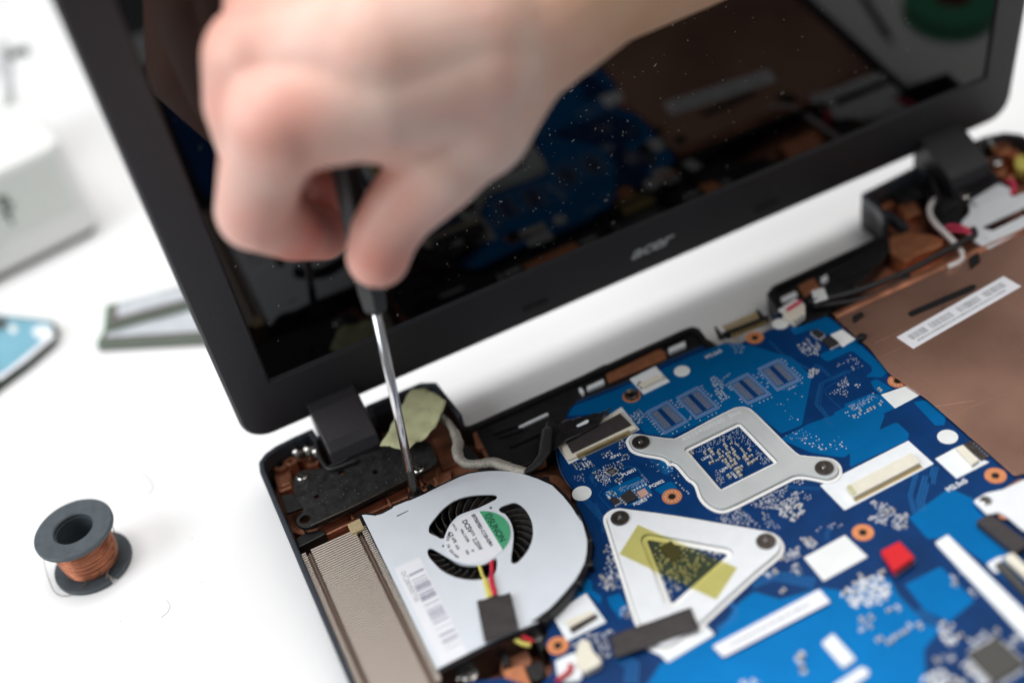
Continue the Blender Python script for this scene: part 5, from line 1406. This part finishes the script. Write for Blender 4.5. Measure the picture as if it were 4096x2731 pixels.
for v in hmesh.vertices:
    p = v.co / S + HL
    fl.append(min(1.0, max(a * math.exp(-((p - Vector((x, y, z))).length / r) ** 2) for x, y, z, r, a in FL)))
    sa.append(max(0.0, min(0.75, (p - WRI).dot(FA) / 75.0)))
for nm, dat in (('flush', fl), ('sallow', sa)):
    at = hmesh.attributes.new(nm, 'FLOAT', 'POINT')
    at.data.foreach_set('value', dat)
hand = bpy.data.objects.new('hand', hmesh)
_register(hand, HL, None)
tag(hand, 'bare hand and forearm gripping the black screwdriver in front of the dark screen', 'hand')
# thumb nail
tpt = Vector([(44.5,-77.7,142.1)][0]); n_ = (CAMP - tpt).normalized()
tip_dir = (Vector([(41.7,-73,131.3)][0]) - Vector([(47.9,-69.4,143.8)][0])).normalized()
sid = n_.cross(tip_dir).normalized()
V, F = [], []
NU, NV = 9, 9
for i in range(NU):
    for j in range(NV):
        u, w = (i / (NU - 1) * 2 - 1), (j / (NV - 1) * 2 - 1)
        k = math.sqrt(max(0, 1 - 0.5 * w * w)); l = math.sqrt(max(0, 1 - 0.5 * u * u))
        V.append(tpt + sid * (u * k * 5.2) + tip_dir * (w * l * 5.6) - n_ * (2.2 * u * u + 0.9 * w * w))
for i in range(NU - 1):
    for j in range(NV - 1):
        F.append((i * NV + j, i * NV + j + 1, (i + 1) * NV + j + 1, (i + 1) * NV + j))
o = build('thumb_nail', (V, F), 'nail', hand, smooth=True)
o.modifiers.new('thickness', 'SOLIDIFY').thickness = 0.5 * S

# ================================================================ wire spool
SPX, SPY = -92.6, 1.6
spool = empty('wire_spool', (SPX, SPY, 0))
tag(spool, 'dark gray plastic spool of thin copper wire standing on the white table', 'spool')
def ring_prof(ri, ro, z0, z1, b=0.5):
    return [(ri, z0), (ro - b, z0), (ro, z0 + b), (ro, z1 - b), (ro - b, z1), (ri + b, z1), (ri, z1 - b)]
build('flange', lathe(SPX, SPY, ring_prof(7.9, 16, 20.2, 22.4), 64), 'spool_plastic', spool)
lower = [p for p in [(SPX + 16 * math.cos(math.radians(a)), SPY + 16 * math.sin(math.radians(a))) for a in range(-62, 291, 4)]]
notch = [(SPX + 7.0 * math.cos(math.radians(290)), SPY + 7.0 * math.sin(math.radians(290))), (SPX + 7.0 * math.cos(math.radians(-64)), SPY + 7.0 * math.sin(math.radians(-64)))]
nd = Vector((math.cos(math.radians(-66)), math.sin(math.radians(-66)))); npd = Vector((-nd.y, nd.x))
c0 = Vector((SPX, SPY))
low = [tuple(c0 + Vector((math.cos(math.radians(-66 + a)), math.sin(math.radians(-66 + a)))) * 16) for a in range(3, 358, 4)]
low += [tuple(c0 + nd * 9 - npd * 0.75), tuple(c0 + nd * 9 + npd * 0.75)]
build('flange', prism(low, 0.2, 2.2), 'spool_plastic', spool, bevel=0.35)
build('core', lathe(SPX, SPY, [(7.6, 0.3), (8.2, 0.3), (8.2, 20.4), (7.6, 20.4)], 40), 'spool_plastic', spool)
# winding: a bundle of real turns
V, F = [], []
rw = random.Random(8)
turns = []
for layer in range(2):
    R_ = 10.3 + 0.32 * layer
    for k in range(52):
        z0 = 2.5 + 17.4 * (k + 0.5 * layer) / 52
        tl = rw.uniform(-1.0, 1.0); ph = rw.uniform(0, 6.28)
        bul = 1.2 * math.sin(math.pi * (z0 - 2.2) / 18)
        pts = [(SPX + (R_ + bul + rw.uniform(-.1, .1)) * math.cos(a), SPY + (R_ + bul) * math.sin(a), min(19.9, max(2.6, z0 + tl * math.sin(a + ph)))) for a in [2 * math.pi * i / 28 for i in range(29)]]
        turns.append(tube(pts, 0.24, n=5, sub=0))
o = build('wire_winding', merge(*turns), 'copper_wire', spool, smooth=True)
build('winding_core', lathe(SPX, SPY, [(8.3, 2.3), (10.0, 2.3), (11.1, 8), (11.3, 13), (10.4, 20), (8.3, 20)], 40), 'copper_wire', spool)
def loose(pts, r=0.13):
    build('loose_wire', tube(pts, r, n=6, sub=8), 'fine_wire', spool, smooth=True)
def zz(pts): return [(p[0], p[1], p[2]) for p in pts]
l1 = [(-79.8,25),(-81.2,32.7),(-80.7,40.8),(-77.6,45.7),(-72.9,46.6),(-66.4,43.7),(-62.5,38.2),(-61.4,30.9),(-64.5,28.1)]
loose([(p[0], p[1], z) for p, z in zip(l1, (12, 9, 6, 4, 3, 2, 1.2, 0.6, 0.3))], 0.11)
l2 = [(-110.3,12.6),(-111,6.2),(-110.2,-3.7),(-107.2,-8.5),(-102.9,-10.3),(-97.3,-9.9),(-92,-5.9)]
loose([(p[0], p[1], z) for p, z in zip(l2, (6, 3, 1, 0.6, 1.2, 3.2, 6))], 0.13)
l3 = [(-79.3,4.7),(-79,-1.1),(-80.3,-8.5),(-83.9,-10.2),(-87,-14.9),(-88.2,-16.8)]
loose([(p[0], p[1], z) for p, z in zip(l3, (18, 15, 11, 9, 8, 7))], 0.16)
l4 = [(-81.9,1.2),(-80.7,-3),(-83.5,-5.3),(-90.5,-8.2),(-89.3,-11.7)]
loose([(p[0], p[1], z) for p, z in zip(l4, (12, 10, 9, 7, 5))], 0.16)
kx, ky = [(-89,-6.6)][0]
build('wire_knot', merge(*[tube([(kx + 1.3 * math.cos(a), ky + 1.0 * math.sin(a + t), 6 + 1.1 * math.sin(a * 2 + t)) for a in [i * 0.7 for i in range(10)]], 0.22, n=5, sub=2) for t in (0, 1.3, 2.5)]), 'bright_copper', spool)

hair = [(-73.5,-41.9),(-70.5,-40.6),(-68.9,-37.9),(-69.6,-34.3)]
o = build('wire_scrap', tube([(p[0], p[1], 0.15) for p in hair], 0.08, n=5, sub=6), 'ink_gray', None, smooth=True)
tag(o, 'tiny curl of thin wire lying alone on the table right of the spool', 'wire')

# ================================================================ memory modules
def module(name_label, corner, ang, z0, tilt, W_, lab, deep):
    """corner: back-left ground point, long side along +x local"""
    t = empty('memory_module', (corner[0], corner[1], z0))
    tag(t, name_label, 'memory module', 'memory modules behind the laptop')
    M = Matrix.Translation((corner[0], corner[1], z0)) @ Matrix.Rotation(ang, 4, 'Z') @ Matrix.Rotation(tilt, 4, 'X')
    L = 67.6
    build('board', xf(prism(round_poly([(0, 0), (L, 0), (L, -W_), (0, -W_)], 0.8, 3), 0.0, 1.2), None, M=M), 'module_green', t)
    build('label', xf(prism(round_poly([(lab[0], lab[1]), (L - 6, lab[1]), (L - 6, lab[2]), (lab[0], lab[2])], 2.0, 4), 2.42, 2.5), None, M=M), 'module_label', t)
    for k in range(4):
        build('memory_chip', xf(prism([(2.5 + k * 15.9, -3.5), (17.6 + k * 15.9, -3.5), (17.6 + k * 15.9, -W_ + 4), (2.5 + k * 15.9, -W_ + 4)], 1.2, 2.4), None, M=M), 'module_chip', t, bevel=0.2)
    build('contact_strip', xf(prism([(1.2, -W_ + 3.6), (L - 1.2, -W_ + 3.6), (L - 1.2, -W_ + 0.4), (1.2, -W_ + 0.4)], 1.2, 1.26), None, M=M), 'module_chip', t)
    build('lower_chips', xf(prism([(0.4, -3), (L - 2, -3), (L - 2, -W_ + 0.4), (0.4, -W_ + 0.4)], -deep, 0.0), None, M=M), 'module_chip', t, bevel=0.2)
    return t
module('lower memory module lying nearer the laptop with its white label up', (-50.9, 167.6), -0.548, 3.6, 0.0, 30.0, (4, -9, -26), 3.4)
module('upper green memory module lying across the other one behind the lid', (-55.6, 165.5), -0.22, 7.6, 0.0, 20.0, (7, -2.5, -14.5), 1.3)

# ================================================================ blue topped drive
dr = empty('drive', (-112, 178, 0))
tag(dr, 'flat drive with pale blue top and dark edge at the left of the picture', 'drive')
DQ = [(-139.1,230.2),(-108.1,200.9),(-84.4,177.6),(-81.9,173.5),(-82,168.4),(-84.4,164.2),(-99.8,152.9),(-114.5,143.5),(-133.4,130.9)]
build('casing', prism(round_poly(DQ, 0.8, 4), 0.2, 5.5), 'drive_edge', dr, bevel=0.5)
build('top_plate', prism(inset(round_poly(DQ, 0.8, 4), 1.6), 5.5, 5.9), 'drive_blue', dr, bevel=0.2)
quad_plate('white_strip', [(-85.3,165.4),(-83.1,161.3),(-99.2,150.6),(-113.6,143.4),(-116.8,146.5),(-108.5,149.2),(-94.6,158)], 5.92, 0.15, 'label_white', dr)
quad_plate('white_spot', [(-93.9,174.3),(-90,175.7),(-84.5,170.9),(-84,164.5),(-89.4,162.5),(-93,166.8)], 5.92, 0.2, 'silk_white', dr, r=2)
quad_plate('white_spot', [(-104.8,184.9),(-102.3,185.7),(-100.5,180.9),(-101.5,177.3),(-104.1,178.4)], 5.92, 0.2, 'foil_white', dr, r=1.5)
quad_plate('dark_port', [(-114.3,201.6),(-105.2,193.5),(-103.9,188.6),(-106.1,185.8),(-113.5,186.1)], 5.92, 0.6, 'chip_gray', dr, r=1.5, bevel=0.3)

# ================================================================ white instrument box behind
bxr = empty('instrument_box', (-110, 300, 0))
tag(bxr, 'white plastic instrument box with gray front panel behind the drive', 'box')
P0 = Vector((-44.3, 250.6)); PD = (Vector((-105.6, 238.8)) - P0).normalized()      # front edge runs left
PN = Vector((PD.y, -PD.x))
if PN.y < 0: PN = -PN
def bp(a, b_): return tuple(P0 + PD * a + PN * b_)
build('casing', prism(round_poly([bp(0, 0), bp(190, 0), bp(190, 150), bp(0, 150)], 9, 6), 4, 60), 'box_white', bxr, bevel=3.0, seg=4)
build('foot_plate', prism(round_poly([bp(3, 3), bp(187, 3), bp(187, 147), bp(3, 147)], 8, 5), 0, 4.2), 'chip_gray', bxr)
fpq = [bp(8, -0.5), bp(182, -0.5), bp(182, 0.8), bp(8, 0.8)]
fpl = build('front_panel', prism(fpq, 20, 56), 'box_gray', bxr, bevel=0.4)
for ch, a, z_, sz in (('R', 37.0, 38.5, 11.0), ('T', 38.8, 29.5, 11.0)):
    g = text_geo(ch, sz, 0.1, 'RIGHT', offset=0.4)
    p = bp(a, -0.75)
    Mx = Matrix.Translation((p[0], p[1], z_)) @ Matrix.Rotation(math.atan2(-PD.y, -PD.x), 4, 'Z') @ Matrix.Rotation(math.radians(90), 4, 'X')
    build('lettering', xf(g, None, M=Mx), 'marking_gray', fpl)
# small holder with a dark clip on the top of the box
h0 = [(-66.3,313.3),(-61.2,344.3),(-61.1,362.9),(-57.1,378.7)]
build('probe_stem', tube([(h0[0][0], h0[0][1], 61), (h0[1][0], h0[1][1], 63), (h0[2][0], h0[2][1], 66), (h0[3][0], h0[3][1], 68)], [2.4, 3.0, 5.0, 3.5], n=12), 'cap_pale', bxr, smooth=True)
h1 = [(-56,358.6),(-50.5,360.4),(-45.6,358.7)]
build('probe_clip', tube([(p[0], p[1], 69) for p in h1], [2.4, 2.2, 3.2], n=12), 'marking_gray', bxr, smooth=True)

# ================================================================ things seen only in the screen's reflection
tr_ = empty('tape_roll', (408, -92, 0))
tag(tr_, 'green roll mirrored in the upper right corner of the dark screen', 'tape roll')
build('roll', lathe(408, -92, ring_prof(9.5, 24, 0.2, 12, 0.6), 56), 'tape_green', tr_)
build('core', lathe(408, -92, ring_prof(8.2, 9.4, 0.2, 12.3, 0.3), 40), 'core_brown', tr_)
pn = empty('pen', (376, -120, 0))
tag(pn, 'thin dark pen mirrored beside the green roll in the screen', 'pen')
build('barrel', tube([(369, -92, 1.7), (376, -121, 1.9), (395, -200, 2.0)], 1.7, n=12, sub=4), 'pen_dark', pn, smooth=True)
build('nib', tube([(367.2, -85, 1.2), (369, -92, 1.7)], [0.4, 1.6], n=12, sub=2), 'steel', pn, smooth=True)

# specks on the table
V, F = [], []
for x, y in [(-54.7,-33.4),(-88.3,-34.5),(-31.8,20.4),(-78.5,31.7),(-53,-8.1),(-81.9,-29.7),(-56.7,19),(-53.7,66.9)] + [(-74.5,149.1),(-80.9,137.5)]:
    g = prism(circle(x, y, 0.22, 6), 0.01, 0.16)
    V, F = merge((V, F), g)
o = build('table_crumbs', (V, F), 'ink_gray')
tag(o, 'tiny scattered specks of grit on the white table', kind='stuff')
